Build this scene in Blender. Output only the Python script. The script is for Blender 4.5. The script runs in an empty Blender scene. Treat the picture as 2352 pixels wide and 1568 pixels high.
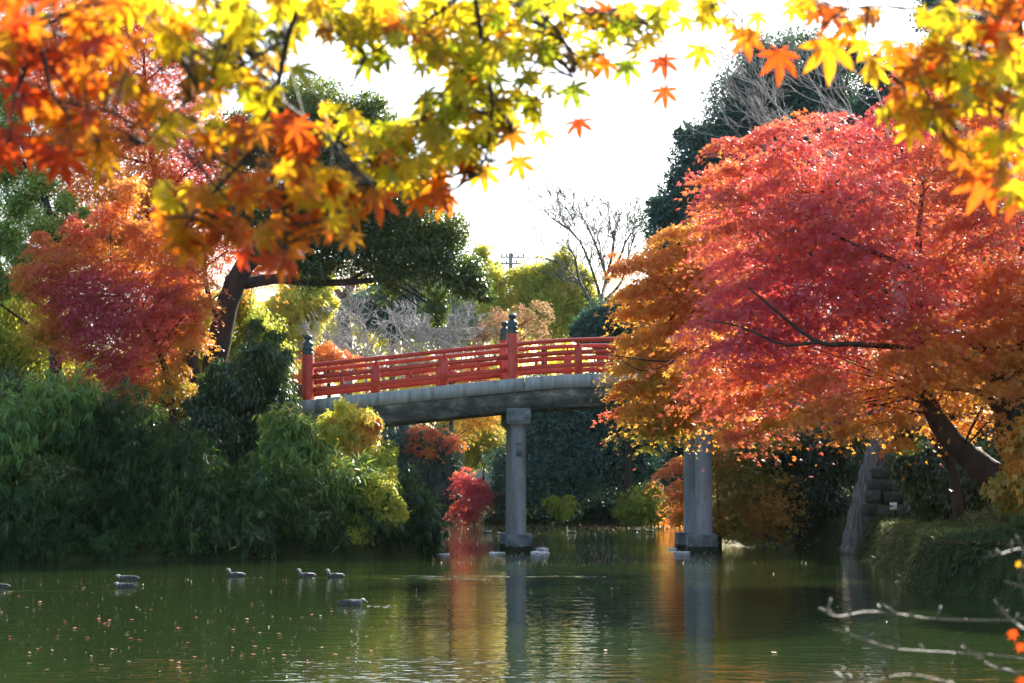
import bpy, math, random
import numpy as np
from mathutils import Vector, Matrix

rng = np.random.default_rng(7)
random.seed(7)
scene = bpy.context.scene
col = scene.collection

# ------------------------------------------------------------------ camera
F = 4300.0                      # focal length in the 2352-wide layout grid
CAMZ = 2.0
TH = math.atan(336 / F)         # pitch: horizon at row 1120
cam_d = bpy.data.cameras.new("camera")
cam = bpy.data.objects.new("camera", cam_d)
col.objects.link(cam)
cam.location = (0, 0, CAMZ)
cam.rotation_euler = (math.pi / 2 + TH, 0, 0)
cam_d.sensor_width = 36
cam_d.lens = 36 * F / 2352
cam_d.clip_end = 4000
cam_d.dof.use_dof = True
cam_d.dof.focus_distance = 57
cam_d.dof.aperture_fstop = 6.8
scene.camera = cam

# ------------------------------------------------------------------ light
SUN_AZ, SUN_EL = math.radians(29), math.radians(35)
world = bpy.data.worlds.new("World")
scene.world = world
world.use_nodes = True
wn = world.node_tree
bg = wn.nodes["Background"]
sky = wn.nodes.new("ShaderNodeTexSky")
sky.sky_type = 'NISHITA'
sky.sun_disc = False
sky.sun_elevation = SUN_EL
sky.sun_rotation = SUN_AZ
sky.dust_density = 2.0
sky.air_density = 1.0
bg.inputs[1].default_value = 0.13
wn.links.new(sky.outputs[0], bg.inputs[0])
S = Vector((math.sin(SUN_AZ) * math.cos(SUN_EL), math.cos(SUN_AZ) * math.cos(SUN_EL), math.sin(SUN_EL)))
sun_d = bpy.data.lights.new("sun", 'SUN')
sun_d.energy = 5.0
sun_d.angle = math.radians(0.5)
sun_d.color = (1.0, 0.93, 0.82)
sun = bpy.data.objects.new("sun", sun_d)
col.objects.link(sun)
sun.rotation_euler = S.to_track_quat('Z', 'Y').to_euler()
sun.location = (20, 20, 60)
scene.view_settings.view_transform = 'Standard'
scene.view_settings.look = 'None'
scene.view_settings.exposure = 1.7
scene.cycles.max_bounces = 8
scene.cycles.diffuse_bounces = 4
scene.cycles.transmission_bounces = 6
scene.cycles.caustics_reflective = False

# ------------------------------------------------------------------ mapping
def at(px, py, Y):
    u, v = (px - 1176) / F, (784 - py) / F
    d = np.array([u, math.cos(TH) - v * math.sin(TH), math.sin(TH) + v * math.cos(TH)])
    return np.array([0, 0, CAMZ]) + d * (Y / d[1])
def on_water(px, py, z=0.0):
    u, v = (px - 1176) / F, (784 - py) / F
    d = np.array([u, math.cos(TH) - v * math.sin(TH), math.sin(TH) + v * math.cos(TH)])
    return np.array([0, 0, CAMZ]) + d * ((z - CAMZ) / d[2])
def m_per_px(Y): return Y / F

# ------------------------------------------------------------------ objects
def tag(o, label=None, cat=None, group=None, kind=None):
    if label: o["label"] = label
    if cat: o["category"] = cat
    if group: o["group"] = group
    if kind: o["kind"] = kind
    return o
def thing(name, loc, label, cat, group=None):
    o = bpy.data.objects.new(name, None)
    col.objects.link(o)
    o.empty_display_size = 0.2
    o.location = [float(c) for c in loc]
    return tag(o, label, cat, group)
def link_mesh(name, me, mats, parent=None):
    o = bpy.data.objects.new(name, me)
    for m in (mats if isinstance(mats, (list, tuple)) else [mats]):
        me.materials.append(m)
    col.objects.link(o)
    if parent is not None:
        o.parent = parent
        o.matrix_parent_inverse = Matrix.Translation(-parent_world(parent))
    return o
def parent_world(p): return Vector(p.location)

def mesh_np(name, V, polys, smooth=False, tone=None, mat_idx=None):
    """polys: list of (F,m) int arrays"""
    me = bpy.data.meshes.new(name)
    V = np.asarray(V, np.float32)
    me.vertices.add(len(V))
    me.vertices.foreach_set("co", V.ravel())
    loops = np.concatenate([p.ravel() for p in polys]).astype(np.int32)
    tot = np.concatenate([np.full(len(p), p.shape[1], np.int32) for p in polys])
    start = np.concatenate([[0], np.cumsum(tot)[:-1]]).astype(np.int32)
    me.loops.add(len(loops))
    me.loops.foreach_set("vertex_index", loops)
    me.polygons.add(len(tot))
    me.polygons.foreach_set("loop_start", start)
    me.polygons.foreach_set("loop_total", tot)
    if smooth:
        me.polygons.foreach_set("use_smooth", np.ones(len(tot), bool))
    if mat_idx is not None:
        me.polygons.foreach_set("material_index", np.asarray(mat_idx, np.int32))
    me.update(calc_edges=True)
    if tone is not None:
        a = me.attributes.new("tone", 'FLOAT', 'FACE')
        a.data.foreach_set("value", np.asarray(tone, np.float32))
    return me

class MB:
    """collects boxes, tubes and lathes of one part"""
    def __init__(s): s.V = []; s.P = []; s.n = 0
    def add(s, V, polys):
        V = np.asarray(V, float)
        s.V.append(V)
        for p in polys: s.P.append(np.asarray(p) + s.n)
        s.n += len(V)
    def tube(s, path, rad, sides=8, cap=True):
        path = np.asarray(path, float)
        n = len(path)
        rad = np.broadcast_to(np.asarray(rad, float), (n,))
        tan = np.gradient(path, axis=0)
        tan /= np.linalg.norm(tan, axis=1)[:, None] + 1e-9
        ref = np.array([0, 0, 1.0]) if abs(tan[0, 2]) < .9 else np.array([1.0, 0, 0])
        u = np.cross(tan, ref); u /= np.linalg.norm(u, axis=1)[:, None] + 1e-9
        for i in range(1, n):
            if np.dot(u[i], u[i - 1]) < 0: u[i] = -u[i]
        w = np.cross(tan, u)
        a = np.arange(sides) * 2 * math.pi / sides
        V = path[:, None] + rad[:, None, None] * (np.cos(a)[None, :, None] * u[:, None] + np.sin(a)[None, :, None] * w[:, None])
        V = V.reshape(-1, 3)
        i = np.arange(n - 1)[:, None] * sides; j = np.arange(sides)[None]; k = (j + 1) % sides
        Q = np.stack([i + j, i + k, i + sides + k, i + sides + j], -1).reshape(-1, 4)
        polys = [Q]
        if cap and sides > 2:
            polys += [np.arange(sides)[None, ::-1], (np.arange(sides) + (n - 1) * sides)[None]]
        s.add(V, polys)
    def box(s, c, h, rot=0.0, bev=0.0):
        cx, cy, cz = c; hx, hy, hz = h
        if bev <= 0:
            V = np.array([[x, y, z] for z in (-hz, hz) for x, y in ((-hx, -hy), (hx, -hy), (hx, hy), (-hx, hy))])
            Q = [[0, 3, 2, 1], [4, 5, 6, 7], [0, 1, 5, 4], [1, 2, 6, 5], [2, 3, 7, 6], [3, 0, 4, 7]]
            R = np.array([[math.cos(rot), -math.sin(rot), 0], [math.sin(rot), math.cos(rot), 0], [0, 0, 1]])
            s.add(V @ R.T + np.array(c), [np.array(Q)])
        else:
            b = bev
            prof = [(-hz, b), (-hz + b, 0), (hz - b, 0), (hz, b)]
            V = []
            for z, ins in prof:
                x, y = hx - ins, hy - ins
                V += [[-x, -y + b, z], [-x + b, -y, z], [x - b, -y, z], [x, -y + b, z], [x, y - b, z], [x - b, y, z], [-x + b, y, z], [-x, y - b, z]]
            V = np.array(V)
            Q = [[r * 8 + j, r * 8 + (j + 1) % 8, r * 8 + 8 + (j + 1) % 8, r * 8 + 8 + j] for r in range(3) for j in range(8)]
            R = np.array([[math.cos(rot), -math.sin(rot), 0], [math.sin(rot), math.cos(rot), 0], [0, 0, 1]])
            s.add(V @ R.T + np.array(c), [np.array(Q), np.arange(8)[None, ::-1], (np.arange(8) + 24)[None]])
    def lathe(s, c, prof, sides=24):
        c = np.asarray(c, float)
        path = np.array([[0, 0, z] for r, z in prof]) + c
        a = np.arange(sides) * 2 * math.pi / sides
        V = np.concatenate([np.stack([c[0] + r * np.cos(a), c[1] + r * np.sin(a), np.full(sides, c[2] + z)], -1) for r, z in prof])
        n = len(prof)
        i = np.arange(n - 1)[:, None] * sides; j = np.arange(sides)[None]; k = (j + 1) % sides
        Q = np.stack([i + j, i + k, i + sides + k, i + sides + j], -1).reshape(-1, 4)
        s.add(V, [Q, np.arange(sides)[None, ::-1], (np.arange(sides) + (n - 1) * sides)[None]])
    def sweep(s, path, sec):
        """rectangular/any section (list of (dy,dz)) swept along a path of (x,y,z), no twisting"""
        path = np.asarray(path, float); sec = np.asarray(sec, float)
        n, m = len(path), len(sec)
        V = np.concatenate([np.stack([np.full(m, p[0]), p[1] + sec[:, 0], p[2] + sec[:, 1]], -1) for p in path])
        i = np.arange(n - 1)[:, None] * m; j = np.arange(m)[None]; k = (j + 1) % m
        Q = np.stack([i + j, i + m + j, i + m + k, i + k], -1).reshape(-1, 4)
        s.add(V, [Q, np.arange(m)[None], (np.arange(m) + (n - 1) * m)[None, ::-1]])
    def build(s, name, mats, parent=None, smooth=False, angle=None):
        by = {}
        for p in s.P: by.setdefault(p.shape[1], []).append(p)
        me = mesh_np(name, np.concatenate(s.V), [np.concatenate(v) for v in by.values()], smooth=smooth)
        if angle is not None:
            me.polygons.foreach_set("use_smooth", np.ones(len(me.polygons), bool))
            me.set_sharp_from_angle(angle=math.radians(angle))
        return link_mesh(name, me, mats, parent)

# ------------------------------------------------------------------ materials
def nodes_of(name):
    m = bpy.data.materials.new(name); m.use_nodes = True
    nt = m.node_tree; nt.nodes.clear()
    out = nt.nodes.new("ShaderNodeOutputMaterial")
    return m, nt, out
def ramp(nt, cols, fac=None):
    r = nt.nodes.new("ShaderNodeValToRGB")
    e = r.color_ramp.elements
    while len(e) < len(cols): e.new(0.5)
    for i, (p, c) in enumerate(cols):
        e[i].position = p; e[i].color = (*c, 1)
    if fac is not None: nt.links.new(fac, r.inputs[0])
    return r
def leaf_mat(name, cols, tcols=None, transl=0.45, rough=0.4, spec=0.4, mottle=0):
    m, nt, out = nodes_of(name)
    L = nt.links.new
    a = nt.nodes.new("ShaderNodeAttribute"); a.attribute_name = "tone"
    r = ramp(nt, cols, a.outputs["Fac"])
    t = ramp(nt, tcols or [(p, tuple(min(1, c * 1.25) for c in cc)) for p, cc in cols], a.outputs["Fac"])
    p = nt.nodes.new("ShaderNodeBsdfPrincipled")
    p.inputs["Roughness"].default_value = rough
    p.inputs["Specular IOR Level"].default_value = spec
    L(r.outputs[0], p.inputs["Base Color"])
    tr = nt.nodes.new("ShaderNodeBsdfTranslucent")
    if mottle:      # spots and darker veins of the near leaves
        tc = nt.nodes.new("ShaderNodeTexCoord")
        for src, dst in ((r, p.inputs["Base Color"]), (t, tr.inputs[0])):
            n = nt.nodes.new("ShaderNodeTexNoise"); n.inputs["Scale"].default_value = mottle; n.inputs["Detail"].default_value = 5
            L(tc.outputs["Object"], n.inputs[0])
            k = ramp(nt, [(.36, (.35, .22, .16)), (.5, (1, 1, 1)), (.68, (1.0, .8, .7))], n.outputs[0])
            mu = nt.nodes.new("ShaderNodeMixRGB"); mu.blend_type = 'MULTIPLY'; mu.inputs[0].default_value = .55
            L(src.outputs[0], mu.inputs[1]); L(k.outputs[0], mu.inputs[2]); L(mu.outputs[0], dst)
    if not mottle: L(t.outputs[0], tr.inputs[0])
    mx = nt.nodes.new("ShaderNodeMixShader"); mx.inputs[0].default_value = transl
    L(p.outputs[0], mx.inputs[1]); L(tr.outputs[0], mx.inputs[2]); L(mx.outputs[0], out.inputs[0])
    return m
def noise_mat(name, cols, scale=3.0, detail=6, rough=0.8, bump=0.3, bscale=None, stretch=(1, 1, 1), spec=0.3, metal=0.0, dist=0.02):
    m, nt, out = nodes_of(name)
    L = nt.links.new
    tc = nt.nodes.new("ShaderNodeTexCoord")
    mp = nt.nodes.new("ShaderNodeMapping"); mp.inputs["Scale"].default_value = stretch
    L(tc.outputs["Object"], mp.inputs[0])
    n = nt.nodes.new("ShaderNodeTexNoise"); n.inputs["Scale"].default_value = scale; n.inputs["Detail"].default_value = detail
    n.inputs["Roughness"].default_value = 0.65
    L(mp.outputs[0], n.inputs[0])
    r = ramp(nt, cols, n.outputs[0])
    p = nt.nodes.new("ShaderNodeBsdfPrincipled")
    p.inputs["Roughness"].default_value = rough
    p.inputs["Specular IOR Level"].default_value = spec
    p.inputs["Metallic"].default_value = metal
    L(r.outputs[0], p.inputs["Base Color"])
    n2 = nt.nodes.new("ShaderNodeTexNoise"); n2.inputs["Scale"].default_value = bscale or scale * 4; n2.inputs["Detail"].default_value = 5
    L(mp.outputs[0], n2.inputs[0])
    b = nt.nodes.new("ShaderNodeBump"); b.inputs["Strength"].default_value = bump; b.inputs["Distance"].default_value = dist
    L(n2.outputs[0], b.inputs["Height"]); L(b.outputs[0], p.inputs["Normal"])
    L(p.outputs[0], out.inputs[0])
    return m

M = {}
M['bark'] = noise_mat('bark_dark', [(.3, (.018, .013, .009)), (.7, (.06, .045, .032))], 4, bump=.8, stretch=(1, 1, .25), dist=.05)
M['bark_red'] = noise_mat('bark_reddish', [(.3, (.03, .016, .01)), (.7, (.085, .045, .028))], 5, bump=.6, stretch=(1, 1, .4), dist=.03)
M['bark_grey'] = noise_mat('bark_grey', [(.3, (.06, .055, .045)), (.48, (.2, .19, .16)), (.7, (.40, .39, .35))], 5, bump=1.0, stretch=(3.4, 3.4, .3), dist=.12, detail=9)
M['bark_pale'] = noise_mat('bark_pale', [(.3, (.2, .185, .165)), (.7, (.46, .43, .40))], 6, bump=.4, stretch=(1, 1, .4))  # lightened to stand for sunlit, hazy branches
M['bark_moss'] = noise_mat('bark_mossy', [(.35, (.05, .045, .03)), (.55, (.06, .085, .03)), (.75, (.16, .16, .13))], 2.5, bump=.6, dist=.05)
M['twig_far'] = noise_mat('twig_far', [(.3, (.06, .055, .05)), (.7, (.14, .125, .11))], 6)
M['twig_gold'] = noise_mat('twig_gold', [(.3, (.03, .02, .01)), (.6, (.09, .065, .035)), (.75, (.3, .24, .15))], 40, rough=.5, spec=.5)
M['twig_fg'] = noise_mat('twig_fg', [(.3, (.03, .022, .012)), (.7, (.09, .06, .03))], 30, rough=.6)
M['red'] = noise_mat('vermilion_paint', [(.25, (.27, .02, .011)), (.42, (.46, .036, .015)), (.62, (.54, .052, .02)), (.76, (.58, .12, .07))], 3.1, rough=.42, bump=.12, spec=.45, detail=9)
M['bronze'] = noise_mat('green_bronze', [(.3, (.008, .03, .026)), (.7, (.03, .085, .072))], 6, rough=.42, bump=.1, spec=.6)
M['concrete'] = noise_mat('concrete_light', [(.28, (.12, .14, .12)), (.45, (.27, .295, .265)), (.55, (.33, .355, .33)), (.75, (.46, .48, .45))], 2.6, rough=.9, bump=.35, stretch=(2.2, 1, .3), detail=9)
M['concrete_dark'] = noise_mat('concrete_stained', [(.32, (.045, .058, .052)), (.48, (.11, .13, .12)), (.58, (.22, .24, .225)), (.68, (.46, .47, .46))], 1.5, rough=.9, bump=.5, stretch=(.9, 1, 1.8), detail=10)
def footing_mat():
    m = noise_mat('footing_algae', [(.3, (.045, .055, .05)), (.55, (.12, .135, .125)), (.75, (.25, .265, .25))], 3, rough=.9, bump=.5, detail=8)
    nt = m.node_tree; L = nt.links.new
    p = nt.nodes['Principled BSDF']; old = p.inputs['Base Color'].links[0].from_socket
    tc = nt.nodes.new("ShaderNodeTexCoord"); sx = nt.nodes.new("ShaderNodeSeparateXYZ"); L(tc.outputs['Object'], sx.inputs[0])
    n = nt.nodes.new("ShaderNodeTexNoise"); n.inputs['Scale'].default_value = 5; L(tc.outputs['Object'], n.inputs[0])
    ad = nt.nodes.new("ShaderNodeMath"); ad.operation = 'MULTIPLY_ADD'; ad.inputs[1].default_value = .12; L(n.outputs[0], ad.inputs[0]); L(sx.outputs[2], ad.inputs[2])
    r = ramp(nt, [(.20, (1, 1, 1)), (.24, (0, 0, 0))], ad.outputs[0])
    mx = nt.nodes.new("ShaderNodeMixRGB"); L(r.outputs[0], mx.inputs[0]); L(old, mx.inputs[1]); mx.inputs[2].default_value = (.018, .026, .010, 1)
    L(mx.outputs[0], p.inputs['Base Color']); return m
M['footing'] = footing_mat()
M['column'] = noise_mat('concrete_column', [(.25, (.14, .15, .145)), (.55, (.27, .285, .28)), (.8, (.36, .37, .37))], 3, rough=.85, bump=.2, stretch=(1, 1, .3))
M['stone'] = noise_mat('mossy_stone', [(.3, (.02, .026, .016)), (.55, (.055, .062, .045)), (.75, (.12, .125, .105))], 2.5, rough=.9, bump=.9, dist=.08)
M['white'] = noise_mat('white_board', [(.3, (.55, .57, .57)), (.7, (.8, .82, .82))], 5, rough=.6)
M['foam'] = noise_mat('weathered_foam', [(.3, (.5, .52, .5)), (.7, (.82, .84, .82))], 7, rough=.8)
M['dark'] = noise_mat('dark_paint', [(.3, (.01, .012, .02)), (.7, (.025, .03, .05))], 8, rough=.6)
M['pole'] = noise_mat('pole_concrete', [(.3, (.25, .26, .27)), (.7, (.36, .37, .39))], 2, rough=.8)
M['steel'] = noise_mat('galvanised', [(.3, (.2, .22, .24)), (.7, (.34, .36, .38))], 4, rough=.5, metal=.3)
M['wire'] = noise_mat('wire_black', [(.3, (.05, .05, .055)), (.7, (.08, .08, .085))], 4, rough=.6)
M['plaster'] = noise_mat('plaster_cream', [(.3, (.52, .5, .45)), (.7, (.66, .64, .58))], 2, rough=.9)
M['rooftile'] = noise_mat('roof_tile', [(.3, (.09, .1, .11)), (.7, (.18, .19, .2))], 6, rough=.6)
M['wood'] = noise_mat('old_wood', [(.3, (.05, .035, .022)), (.7, (.14, .10, .065))], 5, rough=.85, stretch=(.3, 3, 3))

R_ = lambda *c: list(zip(np.linspace(0, 1, len(c)), c))
M['maple'] = leaf_mat('maple_leaves', [(0, (.44, .07, .115)), (.2, (.52, .105, .10)), (.4, (.56, .15, .06)), (.65, (.6, .23, .035)), (.85, (.56, .27, .035)), (1, (.2, .21, .03))],
                      [(0, (.88, .11, .12)), (.2, (.92, .19, .10)), (.4, (.97, .32, .06)), (.65, (1, .5, .06)), (.85, (1, .58, .07)), (1, (.5, .48, .05))], transl=.46, rough=.42, spec=.6)
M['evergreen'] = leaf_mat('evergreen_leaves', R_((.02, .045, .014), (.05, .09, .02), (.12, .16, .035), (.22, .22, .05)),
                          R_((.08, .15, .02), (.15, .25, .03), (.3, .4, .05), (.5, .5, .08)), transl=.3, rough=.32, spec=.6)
M['evergreen_hazy'] = leaf_mat('evergreen_hazy_leaves', R_((.03, .09, .075), (.065, .155, .12), (.13, .24, .14), (.26, .34, .12)),  # blue lift in the leaf colour stands for distant haze
                               R_((.05, .13, .06), (.1, .2, .08), (.2, .32, .08), (.4, .5, .08)), transl=.25, rough=.45, spec=.4)
M['bright'] = leaf_mat('bright_leaves', R_((.07, .14, .025), (.15, .25, .05), (.28, .38, .08), (.42, .48, .14)),
                       R_((.3, .5, .05), (.45, .65, .07), (.65, .82, .12), (.8, .9, .2)), transl=.34, rough=.25, spec=.8)
M['bamboo'] = leaf_mat('bamboo_leaves', R_((.009, .034, .008), (.026, .075, .014), (.08, .17, .035), (.2, .31, .07), (.5, .36, .09)),
                       R_((.08, .2, .03), (.15, .3, .05), (.3, .48, .07), (.55, .6, .1), (.8, .55, .1)), transl=.38, rough=.36, spec=.3)  # upper tones raised to stand for sunlit blades
M['gold'] = leaf_mat('golden_leaves', R_((.2, .25, .04), (.42, .44, .07), (.62, .54, .09), (.66, .4, .08), (.6, .2, .06)),
                     R_((.4, .5, .06), (.65, .65, .08), (.95, .85, .12), (.98, .66, .1), (.95, .4, .1)), transl=.52, rough=.5, spec=.3)  # brightened to stand for sun and haze on the far trees
M['pine'] = leaf_mat('pine_needles', R_((.03, .075, .06), (.06, .12, .09), (.12, .18, .12)), R_((.08, .18, .1), (.14, .26, .15), (.25, .36, .2)), transl=.3, rough=.5)
M['brush'] = leaf_mat('dry_brush', R_((.16, .10, .06), (.36, .2, .10), (.48, .27, .13), (.36, .32, .12)), transl=.4, rough=.6, spec=.2)
M['fg'] = leaf_mat('near_maple_leaves', [(0, (.28, .025, .006)), (.2, (.36, .06, .006)), (.42, (.42, .14, .008)), (.62, (.42, .27, .01)), (.82, (.27, .25, .012)), (1, (.08, .12, .012))],
                   [(0, (.85, .08, .012)), (.2, (.95, .18, .012)), (.42, (1, .4, .015)), (.62, (1, .72, .02)), (.82, (.85, .8, .02)), (1, (.4, .52, .02))], transl=.52, rough=.35, spec=.4, mottle=45)
M['grass'] = leaf_mat('bank_grass', R_((.03, .05, .014), (.06, .09, .02), (.1, .12, .03), (.14, .12, .05), (.2, .17, .11)), transl=.3, rough=.6, spec=.25)
M['litter'] = leaf_mat('leaf_litter', R_((.16, .05, .025), (.3, .09, .03), (.34, .16, .06), (.2, .13, .08)), transl=.1, rough=.7)
M['floatleaf'] = leaf_mat('floating_leaf', R_((.5, .08, .06), (.55, .18, .08), (.6, .42, .2), (.62, .58, .46)), transl=.15, rough=.35, spec=.6)

# ------------------------------------------------------------------ leaves
def unit(a): return a / (np.linalg.norm(a, axis=-1, keepdims=True) + 1e-9)
def kite(w=.28, mid=.45, bend=-.12):
    return np.array([[0, 0, 0], [mid, w, .05], [1, 0, bend], [mid, -w, .05]]), np.array([[0, 1, 2, 3]])
def palm(n=5, spread=100, w=.13):
    V, P = [], []
    for i, a in enumerate(np.radians(np.linspace(-spread, spread, n))):
        L = 1 - .45 * abs(a) / math.radians(spread + 1)
        c, s = math.cos(a), math.sin(a)
        for x, y, z in ((0.02, 0, 0), (.5 * L, w, .02), (L, 0, -.15 * L), (.5 * L, -w, .02)):
            V.append([x * c - y * s, x * s + y * c, z])
        P.append([4 * i, 4 * i + 1, 4 * i + 2, 4 * i + 3])
    return np.array(V), np.array(P)
def star():
    """seven pointed maple leaf, veins along +x, fan around the stalk end"""
    angs = np.radians([-128, -82, -40, 0, 40, 82, 128]); lens = [.42, .74, .95, 1.05, .95, .74, .42]
    rim = []
    for i, (a, l) in enumerate(zip(angs, lens)):
        if i == 0: rim.append((.10, a - .45, 0))
        for f, hw in ((.42, .145), (.66, .125)):
            rim.append((math.hypot(f * l, hw * l), a - math.atan2(hw, f), .02))
        rim.append((l, a, -.14 * l))
        for f, hw in ((.66, .125), (.42, .145)):
            rim.append((math.hypot(f * l, hw * l), a + math.atan2(hw, f), .02))
        if i < 6:
            am = (a + angs[i + 1]) / 2; rim.append((.27 * min(l, lens[i + 1]) + .03, am, .0))
        else: rim.append((.10, a + .45, 0))
    V = [[0, 0, 0]] + [[r * math.cos(a), r * math.sin(a), z] for r, a, z in rim]
    n = len(rim)
    P = [[0, 1 + i, 1 + (i + 1) % n] for i in range(n)]
    return np.array(V), np.array(P)
KITE = kite(); LANCE = kite(.21, .42, -.2); BLADE = kite(.09, .35, -.25); PALM = palm(5); PALM3 = palm(3, 62, .17); STAR = star()

def leaf_arrays(Pn, T, N, size, tmpl, zs=None):
    V0, F0 = tmpl
    T = unit(T); N = unit(N - (N * T).sum(-1, keepdims=True) * T); B = np.cross(N, T)
    size = np.asarray(size)[:, None, None]
    z = V0[None, :, 2:3] if zs is None else V0[None, :, 2:3] * zs[:, None, None]
    V = Pn[:, None] + size * (V0[None, :, 0:1] * T[:, None] + V0[None, :, 1:2] * B[:, None] + z * N[:, None])
    K = len(V0)
    Fc = (F0[None] + (np.arange(len(Pn)) * K)[:, None, None]).reshape(-1, F0.shape[1])
    return V.reshape(-1, 3), Fc
def leaf_mesh(name, Pn, T, N, size, tone, tmpl, mat, parent=None, zs=None):
    V, Fc = leaf_arrays(Pn, T, N, size, tmpl, zs)
    me = mesh_np(name, V, [Fc], tone=np.repeat(np.clip(tone, 0, 1), len(tmpl[1])))
    return link_mesh(name, me, mat, parent)
def gauss(n, s=1.0): return rng.normal(0, s, (n, 3))

def wob(p, f, seed):
    """smooth pseudo noise, about -1..1"""
    k = np.random.default_rng(seed).normal(0, 1, (5, 3)) * f
    ph = np.random.default_rng(seed + 1).uniform(0, 6.28, 5)
    return np.sin(p @ k.T + ph).mean(-1) * 1.6

def crown_leaves(blobs, Y, n, mode, size, sub=.38, seed=1, tone_sd=.1, fill=.35, inner=.14):
    """leaves gathered in sprays inside each blob; returns points, axes, normals, sizes, tones and spray centres"""
    W = np.array([b[2] ** 2 for b in blobs], float)
    cnt = np.maximum(8, (n * W / W.sum())).astype(int)
    A = [[], [], [], [], []]; centres = []
    for b, c in zip(blobs, cnt):
        px, py, r = b[:3]
        t = b[3] if len(b) > 3 else .4
        dY = b[4] if len(b) > 4 else 0
        yy = Y + dY
        C = at(px, py, yy); R = r * m_per_px(yy)
        rs = max(R * sub, .12)
        per = 45 if mode != 'bamboo' else 30
        ns = max(5, c // per)
        d = unit(gauss(ns)); rad = R * rng.uniform(fill, 1, ns) ** .6
        cs = C + d * rad[:, None] * np.array([1, .9, .92])
        if mode == 'layer':         # maples hold their sprays in slanting tiers
            h_ = .62; f_ = cs[:, 2] - .28 * cs[:, 0]
            cs[:, 2] += {70: .75, 72: .5}.get(seed, .2) * (np.round(f_ / h_) * h_ + rng.normal(0, .05, ns) - f_)
        centres.append((C, cs))
        far_ = rng.uniform(0, 1, ns) < .13
        cs[far_] = C + (cs[far_] - C) * rng.uniform(1.1, 1.4, far_.sum())[:, None]
        rs = rs * rng.uniform(.55, 1.45, ns)
        wgt = rs ** 1.6; k = rng.choice(ns, c, p=wgt / wgt.sum())
        rk = rs[k][:, None]
        out = unit(cs[k] - C + np.array([0, 0, .15 * R]))
        if mode == 'layer':
            dn = unit(np.array([0, 0, 1.0]) + .42 * out * [1, 1, 0] + gauss(ns, .18)[k])
            q = gauss(c) * rk * .85
            q -= (q * dn).sum(-1, keepdims=True) * dn * .88
            rr = np.linalg.norm(q, axis=1)
            P_ = cs[k] + q; P_[:, 2] -= .28 * rr ** 2 / rk[:, 0]
            N_ = unit(dn + gauss(c, .42)); T_ = q / rk + gauss(c, .7) + np.array([0, 0, -.5])
        elif mode == 'ball':
            q = unit(gauss(c) + .5 * out + np.array([0, 0, .35]))
            P_ = cs[k] + q * rk * rng.uniform(.45, 1.05, c)[:, None] * np.array([1, 1, .8])
            N_ = unit(q + .4 * out + np.array([0, 0, .5]) + gauss(c, .5)); T_ = gauss(c) + q * .6 + np.array([0, 0, -.35])
        elif mode == 'droop':
            q = unit(gauss(c) + .6 * out)
            P_ = cs[k] + q * rk * rng.uniform(.3, 1.1, c)[:, None]
            N_ = unit(q + np.array([0, 0, .4]) + gauss(c, .5)); T_ = q * .7 + np.array([0, 0, -1.0]) + gauss(c, .35)
        elif mode == 'bamboo':
            node = rng.integers(0, 6, c)
            off = gauss(ns * 6, .55)[k * 6 + node] * rk
            P_ = cs[k] + off + gauss(c, .04)
            T_ = .65 * out + np.array([0, 0, -.75]) + gauss(ns * 6, .35)[k * 6 + node] + gauss(c, .42)
            N_ = unit(out + np.array([0, 0, .8]) + gauss(c, .4))
        sz = size * rng.uniform(.65, 1.3, c)
        if inner > 0 and mode in ('ball', 'droop'):  # larger leaves added deep inside to block light
            ci = int(c * inner)
            P_[:ci] = C + unit(gauss(ci)) * (R * .72 * rng.uniform(0, 1, ci) ** .5)[:, None]
            sz[:ci] *= 2.6
        A[0].append(P_); A[1].append(T_); A[2].append(N_)
        A[3].append(sz)
        A[4].append(t + (.17 if mode == 'layer' else .1) * wob(P_, 1.0, seed) + rng.normal(0, tone_sd, ns)[k] * .8 + rng.normal(0, tone_sd * .7, c))
    return [np.concatenate(a) for a in A] + [centres]

def curve(p0, p1, sag=.1, n=7, jit=.05):
    p0, p1 = np.asarray(p0, float), np.asarray(p1, float)
    L = np.linalg.norm(p1 - p0)
    t = np.linspace(0, 1, n)[:, None]
    mid = (p0 + p1) / 2 + np.array([0, 0, sag * L]) + rng.normal(0, jit * L, 3)
    return (1 - t) ** 2 * p0 + 2 * t * (1 - t) * mid + t * t * p1

def smooth_path(pts, n=5):
    pts = np.asarray(pts, float)
    ext = np.concatenate([[2 * pts[0] - pts[1]], pts, [2 * pts[-1] - pts[-2]]])
    out = []
    for i in range(1, len(ext) - 2):
        a, b, c, d = ext[i - 1:i + 3]
        for t in np.linspace(0, 1, n, endpoint=False):
            out.append(.5 * (2 * b + (c - a) * t + (2 * a - 5 * b + 4 * c - d) * t * t + (3 * b - a - 3 * c + d) * t ** 3))
    out.append(pts[-1])
    return np.array(out)
def radii(rs, n=5):
    rs = np.asarray(rs, float)
    return np.interp(np.linspace(0, len(rs) - 1, (len(rs) - 1) * n + 1), np.arange(len(rs)), rs)

def gz(x, y):
    return float(height(np.array([x]), np.array([y]))[0])

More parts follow.
